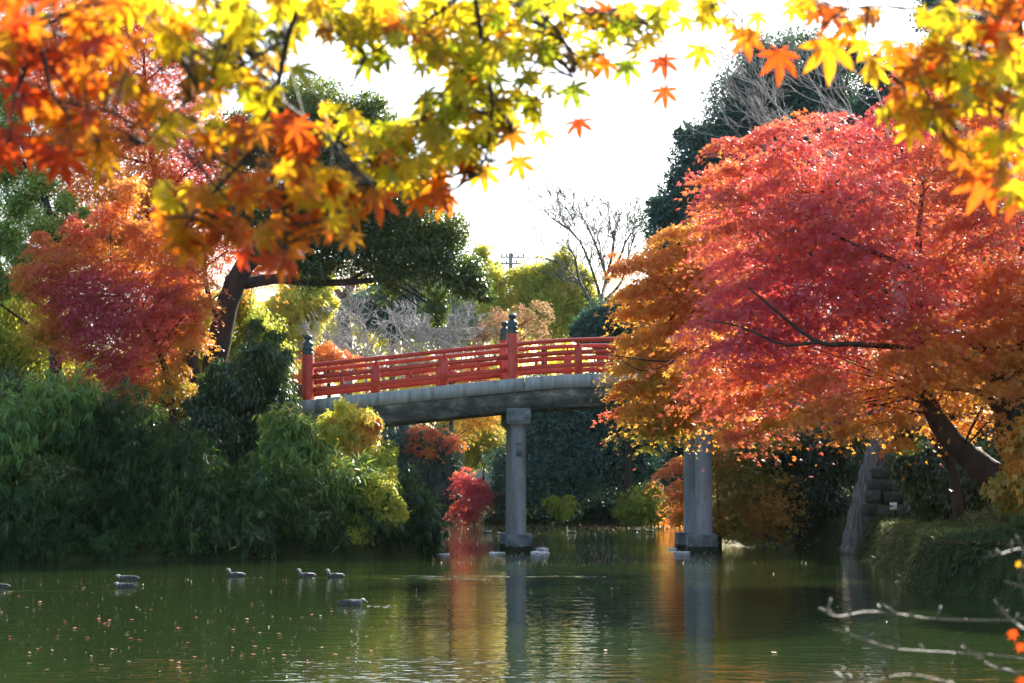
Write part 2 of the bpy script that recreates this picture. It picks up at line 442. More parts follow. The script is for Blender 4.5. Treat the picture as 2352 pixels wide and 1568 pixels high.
def tree(name, label, cat, Y, trunk, blobs, n, mat, mode='ball', size=.1, tmpl=KITE, bark='bark', group=None, sub=.38, seed=1,
         limbs=(), tone_sd=.1, fill=.35, limb_r=2.0, twigs=3, crown='crown', stem='trunk', dens=None, inner=.14):
    """trunk: list of (px,py,halfwidth_px[,dY]); limbs: extra tubes in the same form"""
    if trunk:
        tp = [at(t[0], t[1], Y + (t[3] if len(t) > 3 else 0)) for t in trunk]
        tr = [t[2] * m_per_px(Y) for t in trunk]
        g = gz(tp[0][0], tp[0][1])
        tp[0] = np.array([tp[0][0], tp[0][1], min(g - .15, tp[0][2]) if g > -1 else tp[0][2]])
    else:
        c = np.mean([at(b[0], b[1], Y + (b[4] if len(b) > 4 else 0)) for b in blobs], axis=0)
        g = gz(c[0], c[1])
        top = max(at(b[0], b[1], Y)[2] for b in blobs)
        tp = [np.array([c[0], c[1], g - .1]), np.array([c[0] + .1, c[1], (g + c[2]) / 2]), np.array([c[0], c[1], max(c[2], g + .3)])]
        r0 = max(.04, .02 * (top - g)); tr = [r0, r0 * .8, r0 * .5]
    o = thing(name, tp[0], label, cat, group)
    dn = dens or {'ball': 2.3, 'droop': 1.9, 'layer': 1.35, 'bamboo': 1.4}[mode]
    A = crown_leaves(blobs, Y, int(n * dn), mode, size * (1.2 if mode in ('ball', 'droop') else 1.08), sub, seed, tone_sd, fill, inner)
    P_, T_, N_, S_, t_, centres = A
    leaf_mesh(crown, P_, T_, N_, S_, t_, tmpl, M[mat], o)
    b = MB()
    sp, sr = smooth_path(tp), radii(tr)
    if len(tp) >= 4:
        sp[1:-1] += rng.normal(0, .03, (len(sp) - 2, 3)) * sr[1:-1, None]
    b.tube(sp, sr, 12)
    for lb in limbs:
        lp = [at(t[0], t[1], Y + (t[3] if len(t) > 3 else 0)) for t in lb]
        b.tube(smooth_path(lp), radii([t[2] * m_per_px(Y) for t in lb]), 8)
    lo = sp[len(sp) // 3:]; lr = sr[len(sp) // 3:]
    for C, cs in centres:
        if not limb_r: break
        dd = np.linalg.norm(lo - C, axis=1) - .5 * np.maximum(0, C[2] - lo[:, 2])
        i = int(np.argmin(dd))
        r0 = min(lr[i] * .6, limb_r * m_per_px(Y) * 2.2)
        b.tube(curve(lo[i], C, .06, 7, .09), np.linspace(r0, .5 * limb_r * m_per_px(Y), 7), 6, cap=False)
        for q in cs[rng.integers(0, len(cs), twigs)]:
            b.tube(curve(C, q, .05, 5), np.linspace(.5 * limb_r * m_per_px(Y), .12 * limb_r * m_per_px(Y), 5), 4, cap=False)
    b.build(stem, M[bark], o, smooth=True)
    return o

def grow(b, p, d, L, r, depth, rmin, spread=.5, up=.15, kids=(2, 3), seg=4, shrink=.72):
    pts = [p]; rr = [r]
    r1 = max(rmin, r * .62)
    for i in range(seg):
        d = unit(d + rng.normal(0, .13, 3) + np.array([0, 0, up * .25]))
        p = p + d * L / seg
        pts.append(p); rr.append(r + (r1 - r) * (i + 1) / seg)
    b.tube(pts, rr, 6 if r > .04 else 3, cap=False)
    if depth <= 0: return
    for k in range(rng.integers(kids[0], kids[1] + 1)):
        nd = unit(d + rng.normal(0, spread, 3) + np.array([0, 0, up]))
        s = len(pts) - 1 if k < 2 else rng.integers(1, len(pts))
        grow(b, pts[s], nd, L * shrink * rng.uniform(.75, 1.2), max(rmin, rr[s] * .72), depth - 1, rmin, spread, up, kids, seg, shrink)

# ------------------------------------------------------------------ ground and pond
POND = np.array([(-60, 9.5), (60, 9.5), (60, 29), (20, 30.5), (11, 32.3), (9, 33.4), (7.9, 35.5), (8.1, 39), (8.9, 43), (9.6, 49), (10.5, 57), (10.5, 62),
                 (8.5, 72), (8.6, 85), (9.5, 101), (5, 104.5), (-4.5, 106), (-12, 105), (-14, 90), (-12, 72), (-7, 63), (-3, 59.4), (-2.3, 57.8), (-2.5, 56.2),
                 (-4, 54.3), (-7, 53), (-14, 51), (-30, 50), (-60, 50)], float)
def pond_dist(x, y):
    P_ = np.stack([x, y], -1)
    d = np.full(x.shape, 1e9); inside = np.zeros(x.shape, bool)
    n = len(POND)
    for i in range(n):
        a, c = POND[i], POND[(i + 1) % n]
        ab = c - a
        t = np.clip(((P_ - a) @ ab) / (ab @ ab), 0, 1)
        d = np.minimum(d, np.linalg.norm(P_ - a - t[..., None] * ab, axis=-1))
        cond = ((a[1] > y) != (c[1] > y)) & (x < (c[0] - a[0]) * (y - a[1]) / (c[1] - a[1] + 1e-12) + a[0])
        inside ^= cond
    return np.where(inside, -d, d)
def sstep(a, b, v):
    t = np.clip((v - a) / (b - a), 0, 1); return t * t * (3 - 2 * t)
def height(x, y):
    d = pond_dist(x, y)
    n1 = .12 * np.sin(x * 1.1 + y * .6) + .08 * np.sin(x * 2.3 - y * 1.7)
    right = sstep(5, 8, x) * sstep(26, 31, y) * (1 - sstep(66, 76, y))
    near = 1 - sstep(11, 20, y)
    gen = .55 * sstep(-.1, .7, d) + 1.3 * sstep(.8, 7, d) + .9 * sstep(10, 40, d)
    rt = .95 * sstep(-.05, .45, d) + .32 * sstep(1.7, 2.05, d) + 1.5 * sstep(2.4, 9, d) + 1.2 * sstep(9, 20, d)
    nr = .32 * sstep(0, .8, d)
    h = gen * (1 - right) + rt * right
    h = h * (1 - near) + nr * near
    bed = -.7 * sstep(0, 1.5, -d) - .06
    return np.where(d > 0, h + n1 * sstep(.3, 2.5, d) * (1 - near * .8), bed * sstep(-.02, .1, -d))
xs = np.concatenate([[-600, -350, -200, -140, -100, -75], np.arange(-60, -24, 1.5), np.arange(-24, 24, .3), np.arange(24, 60, 1.5), [61, 75, 100, 140, 200, 350, 600]])
ys = np.concatenate([[-120, -60, -20], np.arange(-8, 28, 1.2), np.arange(28, 76, .3), np.arange(76, 116, .9), [118, 125, 135, 150, 180, 240, 350, 600]])
GX, GY = np.meshgrid(xs, ys, indexing='xy')
GZ = height(GX, GY)
nx, ny = len(xs), len(ys)
ii = np.arange(ny - 1)[:, None] * nx + np.arange(nx - 1)[None]
GQ = np.stack([ii, ii + 1, ii + nx + 1, ii + nx], -1).reshape(-1, 4)
M['soil'] = noise_mat('bank_soil', [(.3, (.010, .013, .006)), (.5, (.03, .042, .012)), (.62, (.05, .062, .018)), (.8, (.10, .06, .03))], 1.2, rough=1, bump=1.0, bscale=11, dist=.12, spec=.05)
g = link_mesh("ground", mesh_np("ground", np.stack([GX, GY, GZ], -1).reshape(-1, 3), [GQ], smooth=True), M['soil'])
tag(g, "dark soil banks with moss and leaf litter around the pond", "ground", kind="structure")

def water_mat():
    m, nt, out = nodes_of('pond_water')
    L = nt.links.new
    tc = nt.nodes.new("ShaderNodeTexCoord")
    def noise(scale, stretch, detail=2.0):
        mp = nt.nodes.new("ShaderNodeMapping"); mp.inputs["Scale"].default_value = stretch
        L(tc.outputs["Object"], mp.inputs[0])
        n = nt.nodes.new("ShaderNodeTexNoise"); n.inputs["Scale"].default_value = scale; n.inputs["Detail"].default_value = detail
        L(mp.outputs[0], n.inputs[0]); return n
    a = noise(4.5, (.55, 1, 1), 2.5); c = noise(1.1, (.5, 1, 1), 1.0); zone = noise(.09, (.5, 1, 1), 1)
    zr = ramp(nt, [(.35, (.25, .25, .25)), (.65, (1, 1, 1))], zone.outputs[0])
    b1 = nt.nodes.new("ShaderNodeBump"); b1.inputs["Distance"].default_value = .014
    L(zr.outputs[0], b1.inputs["Strength"]); L(a.outputs[0], b1.inputs["Height"])
    b2 = nt.nodes.new("ShaderNodeBump"); b2.inputs["Distance"].default_value = .016; b2.inputs["Strength"].default_value = .5
    L(c.outputs[0], b2.inputs["Height"]); L(b1.outputs[0], b2.inputs["Normal"])
    p = nt.nodes.new("ShaderNodeBsdfPrincipled")
    p.inputs["Base Color"].default_value = (.017, .030, .008, 1)
    p.inputs["Roughness"].default_value = .03
    p.inputs["IOR"].default_value = 1.33
    L(b2.outputs[0], p.inputs["Normal"])
    L(p.outputs[0], out.inputs[0])
    return m
M['water'] = water_mat()
wb = MB(); wb.add([(-62, 8, 0), (62, 8, 0), (62, 108, 0), (-62, 108, 0)], [np.array([[0, 1, 2, 3]])])
w = wb.build("water", M['water']); tag(w, "murky green pond water mirroring the autumn trees", "water", kind="structure")

# ------------------------------------------------------------------ bridge
BY, BW = 59.3, 3.05             # near face, distance to the far railing
SK = -0.26                      # slight skew of the far side
PXM = BY / F                    # metres per layout pixel at the near face
def bx(px): return (px - 1176) * PXM
dk = np.array([(560, 937), (620, 929), (690, 920), (790, 909), (900, 898), (1020, 885), (1100, 877), (1177, 869.5), (1250, 863), (1320, 859), (1405, 856.5)], float)
dk_x = np.concatenate([dk[:, 0], 2810 - dk[-2::-1, 0]]); dk_y = np.concatenate([dk[:, 1], dk[-2::-1, 1]])
def dz(px): return at(1176, np.interp(px, dk_x, dk_y), BY)[2]
def deck_path(p0, p1, n, dzv=0.0, dx=0.0, dy=0.0):
    px = np.linspace(p0, p1, n)
    return np.array([[bx(p) + dx, BY + dy, dz(p) + dzv] for p in px])
bridge = thing("footbridge", (bx(1405), BY + 1.5, 0), "arched red railed footbridge on round concrete piers across the pond", "bridge")
b = MB()    # deck edge slabs with joints
for p0, p1 in ((600, 723), (724.6, 1204), (1206, 1604), (1606, 2085), (2086.6, 2210)):
    b.sweep(deck_path(p0, p1, 14), [(-.06, -.42), (-.06, -.01), (-.03, 0), (.36, 0), (.36, -.42)])
b.build("deck_kerb", M['concrete'], bridge)
b = MB()
for p0, p1 in ((600, 723), (724.6, 1204), (1206, 1604), (1606, 2085), (2086.6, 2210)):
    b.sweep(deck_path(p0, p1, 14, 0, SK, BW), [(-.36, -.42), (-.36, 0), (.03, 0), (.06, -.01), (.06, -.42)])
b.build("deck_kerb", M['concrete'], bridge)
b = MB()
b.sweep(deck_path(600, 2210, 60, 0, SK / 2, 0), [(.34, -.40), (.34, -.16), (BW - .34, -.16), (BW - .34, -.40)])
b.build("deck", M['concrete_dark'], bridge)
for dy, sx in ((0, 0), (BW, SK)):
    s_ = 1 if dy == 0 else -1
    b = MB()
    sec = [(.02 * s_, -.424), (.10 * s_, -.50), (.10 * s_, -.66), (.16 * s_, -.68), (.16 * s_, -1.02), (.62 * s_, -1.02), (.62 * s_, -.424)]
    if s_ < 0: sec = sec[::-1]
    b.sweep(deck_path(600, 2210, 60, 0, sx, dy), sec)
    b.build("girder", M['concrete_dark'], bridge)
b = MB()
b.sweep(deck_path(600, 2210, 60, 0, SK / 2, 1.3), [(-.25, -1.08), (-.25, -.404), (.25, -.404), (.25, -1.08)])
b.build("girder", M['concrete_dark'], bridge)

POSTS = [705, 1177, 1633, 2105]
def finial(c, parent):
    b = MB()
    b.lathe(c, [(.155, -.03), (.172, -.03), (.178, 0), (.178, .055), (.168, .065), (.165, .15), (.172, .16), (.172, .19), (.163, .20), (.16, .285), (.166, .295), (.166, .325),
                (.14, .37), (.085, .41), (.068, .435), (.07, .455), (.11, .48), (.136, .515), (.138, .55), (.115, .59), (.06, .615), (.02, .63), (.004, .635)], 24)
    b.build("finial", M['bronze'], parent, angle=40)
for side, (sx, dy) in enumerate(((0, 0.14), (SK, BW - .14))):
    for p in POSTS:
        c = np.array([bx(p) + sx, BY + dy, dz(p)])
        b = MB(); b.lathe(c, [(.182, -.02), (.182, 1.42), (.172, 1.45)], 28)
        po = b.build("post", M['red'], bridge, angle=40)
        finial(c + np.array([0, 0, 1.47]), po)
    for a0, a1 in zip(POSTS[:-1], POSTS[1:]):
        g_ = .178 / PXM
        e0, e1 = a0 + g_, a1 - g_
        b = MB(); b.tube(deck_path(e0, e1, 16, 1.10, sx, dy), .068, 14); b.build("handrail", M['red'], bridge, angle=50)
        for hz in (.71, .30):
            b = MB(); b.sweep(deck_path(e0, e1, 16, hz, sx, dy), [(-.05, -.075), (-.05, .075), (.05, .075), (.05, -.075)])
            b.build("rail", M['red'], bridge)
        ks = [a0 + (a1 - a0) * k / 3 for k in (1, 2)]
        for k in ks:
            c = (bx(k) + sx, BY + dy, dz(k) + .43)
            b = MB(); b.box(c, (.122, .075, .45), 0, .012); b.box((c[0], c[1], dz(k) + .965), (.035, .035, .085))
            b.build("baluster", M['red'], bridge)
        cuts = [a0] + ks + [a1]
        for q0, q1 in zip(cuts[:-1], cuts[1:]):
            k = (q0 + q1) / 2
            b = MB(); b.box((bx(k) + sx, BY + dy, dz(k) + .505), (.05, .042, .137), 0, .006)
            b.build("stud", M['red'], bridge)
for (pc, cw, fw, extra) in ((1191, .235, .43, 0), (1618, .27, .47, -.07)):
    for sx, dy in ((0, .40), (SK * .75 + .02, 2.55)):
        x = bx(pc) + sx; y = BY + dy; zt = dz(pc) - 1.0
        pier = MB()
        pier.lathe((x, y, 0), [(cw * 1.04, .5), (cw, 1.2), (cw * .96, zt - .62), (cw * 1.06, zt - .56), (cw * 1.45, zt - .44)], 30)
        po = pier.build("pier", M['column'], bridge, angle=40)
        b = MB(); b.box((x, y, zt - .2), (.385, .385, .25), 0, .015); b.build("pier_cap", M['concrete_dark'], po)
        b = MB(); b.box((x + extra, y, .05), (fw, fw, .48), 0, .03); b.build("footing", M['footing'], po)
        if pc == 1191 and dy < 1:
            b = MB(); b.box((x + .02, y - cw * .97 - .03, zt - 1.25), (.10, .06, .21), 0, .01); b.build("bracket", M['concrete_dark'], po)

# stone post at the bridge head
c = at(682, 915, 60.5); gzv = gz(c[0], c[1])
b = MB(); b.box((c[0], c[1], (c[2] + .45 + gzv) / 2 - .1), (.24, .24, (c[2] + .45 - gzv) / 2 + .1), .1, .04)
o = b.build("stone_post", M['stone']); tag(o, "short dark stone post beside the left end of the red bridge", "post")

# ------------------------------------------------------------------ left bank trees
tree("evergreen_tree", "bright green fine leaved evergreen with sunlit clumps at the far left", "tree", 63,
     [(125, 1180, 16), (128, 900, 15), (130, 640, 13), (110, 480, 9), (70, 380, 6)],
     [(30, 300, 46, .6), (100, 345, 34, .7), (15, 385, 46, .6), (92, 425, 42, .75), (45, 470, 40, .6), (150, 465, 27, .7), (10, 545, 46, .6), (100, 520, 42, .75), (168, 530, 34, .65), (55, 600, 40, .55), (130, 585, 34, .55), (10, 655, 42, .4),
      (-60, 340, 60, .5), (-70, 450, 60, .5), (-60, 560, 60, .5), (-50, 660, 60, .4), (60, 240, 40, .55), (10, 220, 46, .5), (75, 660, 34, .35), (190, 500, 20, .7)],
     26000, 'bright', 'ball', .095, LANCE, limb_r=2.2, seed=3, sub=.55, fill=.35, inner=.1, tone_sd=.16,
     limbs=[[(138, 690, 9), (152, 620, 9), (160, 540, 6), (150, 480, 3)]])
tree("maple_tree", "tall red and orange maple standing behind the left bank shrubs", "tree", 65,
     [(455, 1180, 16), (450, 900, 14), (420, 700, 11), (380, 500, 9), (340, 300, 6), (330, 120, 3)],
     [(330, 40, 90, 0.34), (240, 140, 100, 0.39), (420, 130, 60, 0.34), (330, 240, 105, 0.39), (200, 280, 90, 0.49), (460, 270, 60, 0.34), (300, 380, 105, 0.54), (420, 390, 90, 0.34), (530, 440, 75, 0.39),
      (220, 450, 80, 0.69), (350, 490, 95, 0.64), (470, 510, 85, 0.49), (550, 560, 65, 0.44), (250, 570, 75, 0.69), (590, 620, 55, 0.39), (130, 200, 90, 0.44), (240, 20, 100, 0.39), (420, 600, 80, 0.64), (40, 120, 100, 0.49), (120, 60, 100, 0.44), (300, 560, 80, 0.69), (380, 480, 80, 0.54), (160, 340, 80, 0.54), (520, 330, 60, 0.39), (180, 560, 70, 0.74)],
     72000, 'maple', 'layer', .115, PALM3, bark='bark', limb_r=1.8, seed=5, twigs=4,
     limbs=[[(470, 790, 8), (455, 740, 8), (435, 690, 6), (420, 620, 5)], [(500, 740, 6), (482, 690, 6), (470, 620, 5), (475, 560, 3)]])
tree("maple_tree", "crimson maple drooping over the bamboo grass on the left bank", "tree", 58.5,
     [(395, 1180, 10), (400, 1000, 9), (380, 850, 7), (330, 740, 5), (280, 680, 3)],
     [(235, 650, 70, .04), (320, 690, 80, .06), (160, 680, 60, .25), (270, 770, 75, .08), (345, 760, 55, .1), (255, 850, 50, .3), (190, 810, 50, .5), (300, 840, 45, .15), (215, 730, 70, .1), (275, 910, 32, .25), (120, 660, 45, .35), (400, 700, 50, .2), (410, 640, 60, .35), (120, 600, 55, .5), (205, 590, 55, .45), (320, 605, 55, .4), (430, 770, 48, .7), (375, 850, 48, .75), (175, 890, 45, .8), (330, 905, 38, .7), (100, 740, 48, .8), (150, 760, 50, .6), (450, 690, 45, .55), (420, 900, 40, .85), (170, 525, 36, .35), (262, 490, 46, .4), (350, 540, 46, .35), (425, 555, 45, .4), (90, 555, 30, .5), (300, 430, 36, .45), (60, 630, 34, .6)],
     42000, 'maple', 'layer', .10, PALM3, bark='bark', limb_r=1.5, seed=8, twigs=4)
tree("oak_tree", "big dark evergreen oak leaning over the left end of the bridge", "tree", 60.5,
     [(486, 1150, 34), (490, 900, 30), (508, 760, 27), (540, 650, 25), (600, 560, 20), (690, 450, 14), (760, 330, 8)],
     [(715, 260, 80, .65), (790, 290, 65, .7), (670, 340, 75, .35), (775, 400, 105, .35), (880, 320, 60, .45), (860, 450, 85, .35), (700, 490, 85, .35), (950, 510, 75, .6), (820, 545, 90, .3),  # higher tones on top and right blobs paint sunlit clumps
      (990, 590, 70, .35), (900, 610, 60, .25), (1070, 640, 48, .3), (1115, 668, 26, .25), (725, 605, 55, .2), (640, 560, 55, .25), (960, 440, 45, .7), (1020, 540, 50, .6), (1000, 700, 26, .45), (1012, 735, 14, .5), (640, 250, 60, .4), (560, 330, 70, .3), (560, 480, 70, .3), (845, 250, 40, .45)],
     52000, 'evergreen', 'ball', .115, LANCE, limb_r=2.4, seed=11, sub=.46, fill=.55, inner=.06, dens=1.75, tone_sd=.16,
     limbs=[[(560, 650, 15), (640, 640, 12), (705, 648, 9), (790, 648, 8), (880, 640, 6), (960, 625, 5), (1060, 640, 2.5)], [(800, 647, 5), (840, 620, 4), (860, 590, 3)], [(880, 640, 4), (960, 680, 3), (1005, 720, 1.5)]])
IV = [(625, 775, 20, .3), (600, 800, 28, .25), (640, 815, 24, .3), (575, 830, 36, .15), (620, 850, 38, .2), (550, 880, 46, .1), (655, 880, 22, .35), (600, 915, 60, .12), (520, 930, 46, .1), (640, 930, 34, .25), (560, 970, 66, .1), (490, 990, 46, .1), (665, 975, 24, .35),
      (600, 1030, 66, .12), (520, 1050, 66, .08), (455, 1050, 44, .1), (640, 1040, 40, .2), (560, 1110, 70, .1), (480, 1120, 60, .08), (640, 1110, 48, .15), (420, 990, 26, .2), (455, 930, 26, .15), (480, 880, 24, .2), (590, 745, 14, .35), (500, 840, 20, .2)]
tree("ivy_clad_shrub", "tall dark glossy shrub climbing the oak trunk left of the bridge", "shrub", 57.5, None,
     [q + (rng.uniform(-1.2, 1.2),) for q in IV], 32000, 'evergreen', 'droop', .11, LANCE, limb_r=1.2, seed=13, fill=.5, sub=.5, stem='stem', inner=.1)
for i, (lab, bl, t_, yy, n_) in enumerate((
    ("yellow green leafy tree glowing behind the left end bamboo grass", [(50, 720, 100, .2), (0, 820, 100, .1), (130, 800, 90, .15), (60, 880, 90, .1)], 'gold', 68, 12000),
    ("olive green bush in the gap beneath the crimson maple", [(330, 880, 90, .25), (420, 830, 70, .3), (170, 900, 90, .3), (370, 960, 70, .25)], 'gold', 66, 12000),
    ("light green shrub seen between the maple and the oak trunk", [(430, 730, 70, .3), (460, 830, 70, .25), (400, 650, 60, .3), (440, 900, 60, .3), (540, 700, 45, .2), (590, 760, 50, .15), (620, 830, 50, .15), (560, 800, 50, .1)], 'gold', 67, 14000),
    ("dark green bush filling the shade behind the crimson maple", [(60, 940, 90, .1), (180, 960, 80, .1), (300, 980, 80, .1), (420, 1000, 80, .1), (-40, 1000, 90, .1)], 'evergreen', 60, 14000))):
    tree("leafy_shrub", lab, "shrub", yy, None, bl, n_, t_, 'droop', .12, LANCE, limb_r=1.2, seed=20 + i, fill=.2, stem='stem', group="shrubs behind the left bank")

# bamboo grass along the left bank, sun and shade put into the leaf tones
BAM = [("bamboo grass clump at the far left edge over the pond", 54.0, [(30, 1000, 95, .5), (-50, 1060, 100, .3), (50, 1090, 70, .35)], 5200),
       ("bamboo grass clump with pale sunlit tips left of the dark hollow", 54.5, [(150, 950, 80, .55), (110, 1020, 70, .5), (200, 1010, 65, .3)], 5200),
       ("low dark bamboo grass hanging to the water at the left", 52.6, [(40, 1190, 75, .15), (150, 1200, 60, .1), (-40, 1180, 80, .15)], 4200),
       ("bamboo grass toned dark for shade below the crimson maple", 54.6, [(270, 1010, 85, .12), (230, 1090, 70, .1), (330, 1060, 70, .12)], 5600),
       ("drooping bamboo grass clump with long blades toned dark for shade mid bank", 53.8, [(350, 1130, 80, .12), (420, 1080, 70, .15), (290, 1160, 70, .1)], 5600),
       ("bamboo grass clump with bright tips just above the ducks", 53.4, [(430, 1180, 70, .3), (500, 1160, 60, .2), (370, 1220, 50, .2)], 4800),
       ("bamboo grass in front of the dark glossy shrub foot", 53.6, [(560, 1170, 70, .25), (620, 1120, 60, .3), (580, 1230, 45, .2)], 4800),
       ("sunlit bamboo grass right below the bridge end", 55.3, [(680, 1005, 44, .6), (650, 1060, 50, .45), (720, 1075, 50, .6), (640, 970, 32, .6)], 4800),
       ("bamboo grass with white glints beside the yellow vine", 54.4, [(700, 1150, 60, .4), (770, 1120, 52, .6), (720, 1220, 50, .15)], 4800),
       ("bamboo grass clump on the middle of the promontory", 55.0, [(825, 1115, 46, .55), (800, 1190, 56, .25), (860, 1175, 46, .15)], 4600),
       ("small dark bamboo grass at the tip of the promontory", 56.4, [(920, 1160, 52, .12), (955, 1205, 42, .08), (900, 1225, 48, .08), (975, 1240, 24, .05)], 5200)]
for i, (lab, yy, bl, n_) in enumerate(BAM):
    tree("bamboo_grass", lab, "bamboo grass", yy, None, bl, int(n_ * 1.5), 'bamboo', 'bamboo', .29, BLADE, limb_r=.7, seed=40 + i, fill=.6, sub=.5, stem='stem', crown='leaves', group="bamboo grass along the left bank", tone_sd=.14)
for i, (lab, yy, bl, n_, mt) in enumerate((("small leaved green shrub with lit edges among the bamboo under the bridge end", 54.0, [(690, 1130, 48, .5), (740, 1180, 42, .4), (650, 1170, 40, .35)], 3600, 'evergreen'),
                                        ("yellowish green small leaved shrub low on the promontory", 54.6, [(860, 1130, 34, .35), (890, 1175, 34, .3), (820, 1215, 30, .25)], 2600, 'gold'),
                                        ("dark small leaved shrub at the water below the glossy shrub", 53.0, [(520, 1215, 40, .2), (460, 1225, 36, .15), (590, 1225, 36, .2)], 3000, 'evergreen'),
                                        ("mid green small leaved shrub at the left end of the bank", 53.2, [(110, 1110, 50, .45), (60, 1150, 44, .4), (160, 1140, 40, .35)], 3600, 'evergreen'))):
    tree("leafy_shrub", lab, "shrub", yy, None, bl, n_, mt, 'ball', .12, LANCE, limb_r=1, seed=160 + i, sub=.5, fill=.5, inner=.05, stem='stem', group="small leaved shrubs among the bamboo grass")
tree("yellow_vine", "yellow and orange leaved vine bush under the bridge deck", "bush", 56.6, None,
     [(800, 965, 42, .5), (840, 975, 38, .45), (760, 990, 40, .35), (830, 1020, 42, .75), (800, 1040, 45, .45), (870, 1060, 40, .3), (760, 1060, 40, .4), (845, 985, 30, .9)], 5200, 'gold', 'droop', .15, PALM3, limb_r=1, seed=60, fill=.2, stem='stem', dens=.9, inner=.03, sub=.5)
tree("yellow_vine", "thin lime green vine trailing down the promontory face", "bush", 55.2, None,
     [(850, 1130, 30, .25), (840, 1190, 26, .2), (845, 1235, 22, .2), (880, 1100, 28, .3)], 1800, 'gold', 'droop', .12, PALM3, limb_r=.8, seed=61, fill=.2, stem='stem')
FB = []
for px in np.arange(-60, 985, 26):
    yy = np.interp(px, [-60, 0, 600, 1000], [50.6, 50.8, 53.2, 57.2])
    FB.append((px + rng.uniform(-14, 14), 1120 + 8600 / yy * rng.uniform(.955, 1.0) - rng.uniform(14, 36), rng.uniform(14, 34), rng.uniform(.0, .2), yy + .4 - 53))
tree("low_fern", "dark low plants along the waterline below the bamboo grass", "plants", 53.0, None, FB, 9000, 'bamboo', 'bamboo', .2, BLADE, limb_r=0, seed=62, stem='stem', crown='fronds', sub=.6)

# ------------------------------------------------------------------ right bank
MAPLE_R = [(1700, 410, 80, .15), (1670, 350, 55, .2), (1800, 330, 80, .1), (1930, 330, 90, .12), (2060, 330, 100, .1), (2200, 320, 110, .2), (2320, 310, 110, .25), (1660, 470, 65, .25), (1800, 460, 110, .12),
           (1950, 470, 120, .06), (2100, 490, 120, .1), (2260, 490, 120, .2), (1690, 545, 80, .3), (1750, 620, 115, .1), (1900, 640, 120, .06), (2060, 650, 120, .14), (2220, 660, 120, .3), (2340, 670, 100, .4),
           (1700, 740, 105, .12), (1840, 780, 120, .14), (1990, 800, 115, .28), (2130, 810, 105, .5), (2270, 790, 100, .55), (1680, 850, 90, .1), (1780, 890, 100, .2), (1890, 915, 85, .4), (2010, 915, 75, .55), (2110, 910, 60, .62),
           (1670, 915, 55, .12), (1720, 970, 55, .18), (1690, 1005, 36, .1), (2060, 985, 48, .5), (1960, 980, 38, .6), (2330, 860, 55, .62), (1600, 800, 60, .4), (1790, 985, 40, .4), (2420, 500, 130, .3), (2420, 720, 110, .4), (2190, 880, 75, .5), (2240, 945, 46, .6), (2150, 950, 56, .58), (2290, 900, 50, .6), (2150, 190, 90, .2), (2290, 190, 100, .25)]
tree("maple_tree", "huge crimson and pink maple spreading from the right bank", "tree", 41,
     [(2395, 1225, 40), (2330, 1130, 36), (2240, 1060, 30), (2170, 990, 25), (2120, 880, 18), (2115, 700, 12), (2110, 560, 8), (2120, 420, 5)],
     [(bb[0], bb[1], bb[2], bb[3] + .04 + .10 * (bb[1] > 800), rng.uniform(-2.2, 2.2)) for bb in MAPLE_R], 74000, 'maple', 'layer', .086, PALM, bark='bark_red', limb_r=1.15, seed=70, twigs=5, sub=.36, fill=.5,  # red and orange zones: leaf colour, partly painted sky sheen and transmitted light
     limbs=[[(2400, 1080, 26), (2330, 1050, 24), (2305, 960, 20), (2330, 890, 22), (2310, 830, 22), (2250, 790, 18), (2170, 760, 12), (2060, 740, 7)],
            [(2330, 890, 18), (2250, 850, 16), (2190, 820, 14), (2160, 815, 8)],
            [(2305, 950, 14), (2270, 915, 11), (2230, 895, 8), (2150, 890, 5)],
            [(2110, 620, 8, -1), (2060, 600, 6, -2), (1960, 560, 4, -2.6), (1900, 530, 2, -2.8)], [(2110, 800, 6, -1), (1960, 790, 6, -2.5), (1880, 785, 5, -2.8), (1790, 720, 3, -3), (1720, 660, 2, -3)],
            [(1880, 785, 4, -2.8), (1800, 790, 3, -3), (1700, 750, 2, -3), (1620, 735, 1.2, -3)], [(2330, 890, 14), (2360, 700, 12), (2340, 500, 8), (2300, 330, 5)]])
tree("maple_tree", "orange sunlit maple reaching left in front of the bridge", "tree", 47.5,
     [(2205, 1140, 13), (2180, 1060, 12), (2090, 950, 11), (1960, 860, 9), (1780, 770, 7), (1600, 700, 5), (1520, 650, 3)],
     [(1560, 555, 55, .6), (1640, 540, 55, .5), (1475, 625, 60, .62), (1555, 640, 75, .6), (1445, 690, 38, .6), (1600, 710, 80, .6), (1510, 765, 70, .72), (1442, 775, 24, .6), (1475, 845, 62, .75), (1445, 885, 28, .42),
      (1570, 850, 75, .74), (1500, 920, 65, .74), (1590, 915, 52, .82), (1545, 975, 36, .85), (1515, 960, 38, .8), (1425, 930, 22, .35), (1660, 900, 70, .7), (1430, 600, 26, .4), (1640, 640, 70, .5), (1500, 1000, 26, .9)],
     34000, 'maple', 'layer', .095, PALM3, bark='bark', limb_r=1.6, seed=72, twigs=5,
     limbs=[[(1700, 850, 4, -2), (1600, 830, 3, -2.5), (1500, 828, 2, -2.8), (1400, 815, .9, -3)], [(1560, 828, 2, -2.7), (1470, 850, 1.4, -3), (1385, 790, .8, -3.2)]])
tree("maple_tree", "small olive and orange maple in the shade behind the right pier", "tree", 64, None,
     [(1690, 1110, 75, .9), (1640, 1190, 45, .85), (1720, 1190, 60, .95), (1560, 1140, 34, .6), (1550, 1080, 34, .6), (1760, 1140, 70, .95), (1590, 1190, 34, .7), (1565, 1190, 24, .6), (1655, 1010, 42, .9), (1665, 1065, 44, .9), (1720, 1030, 50, .95)], 12000, 'maple', 'layer', .12, PALM3, limb_r=1.4, seed=73, group=None)
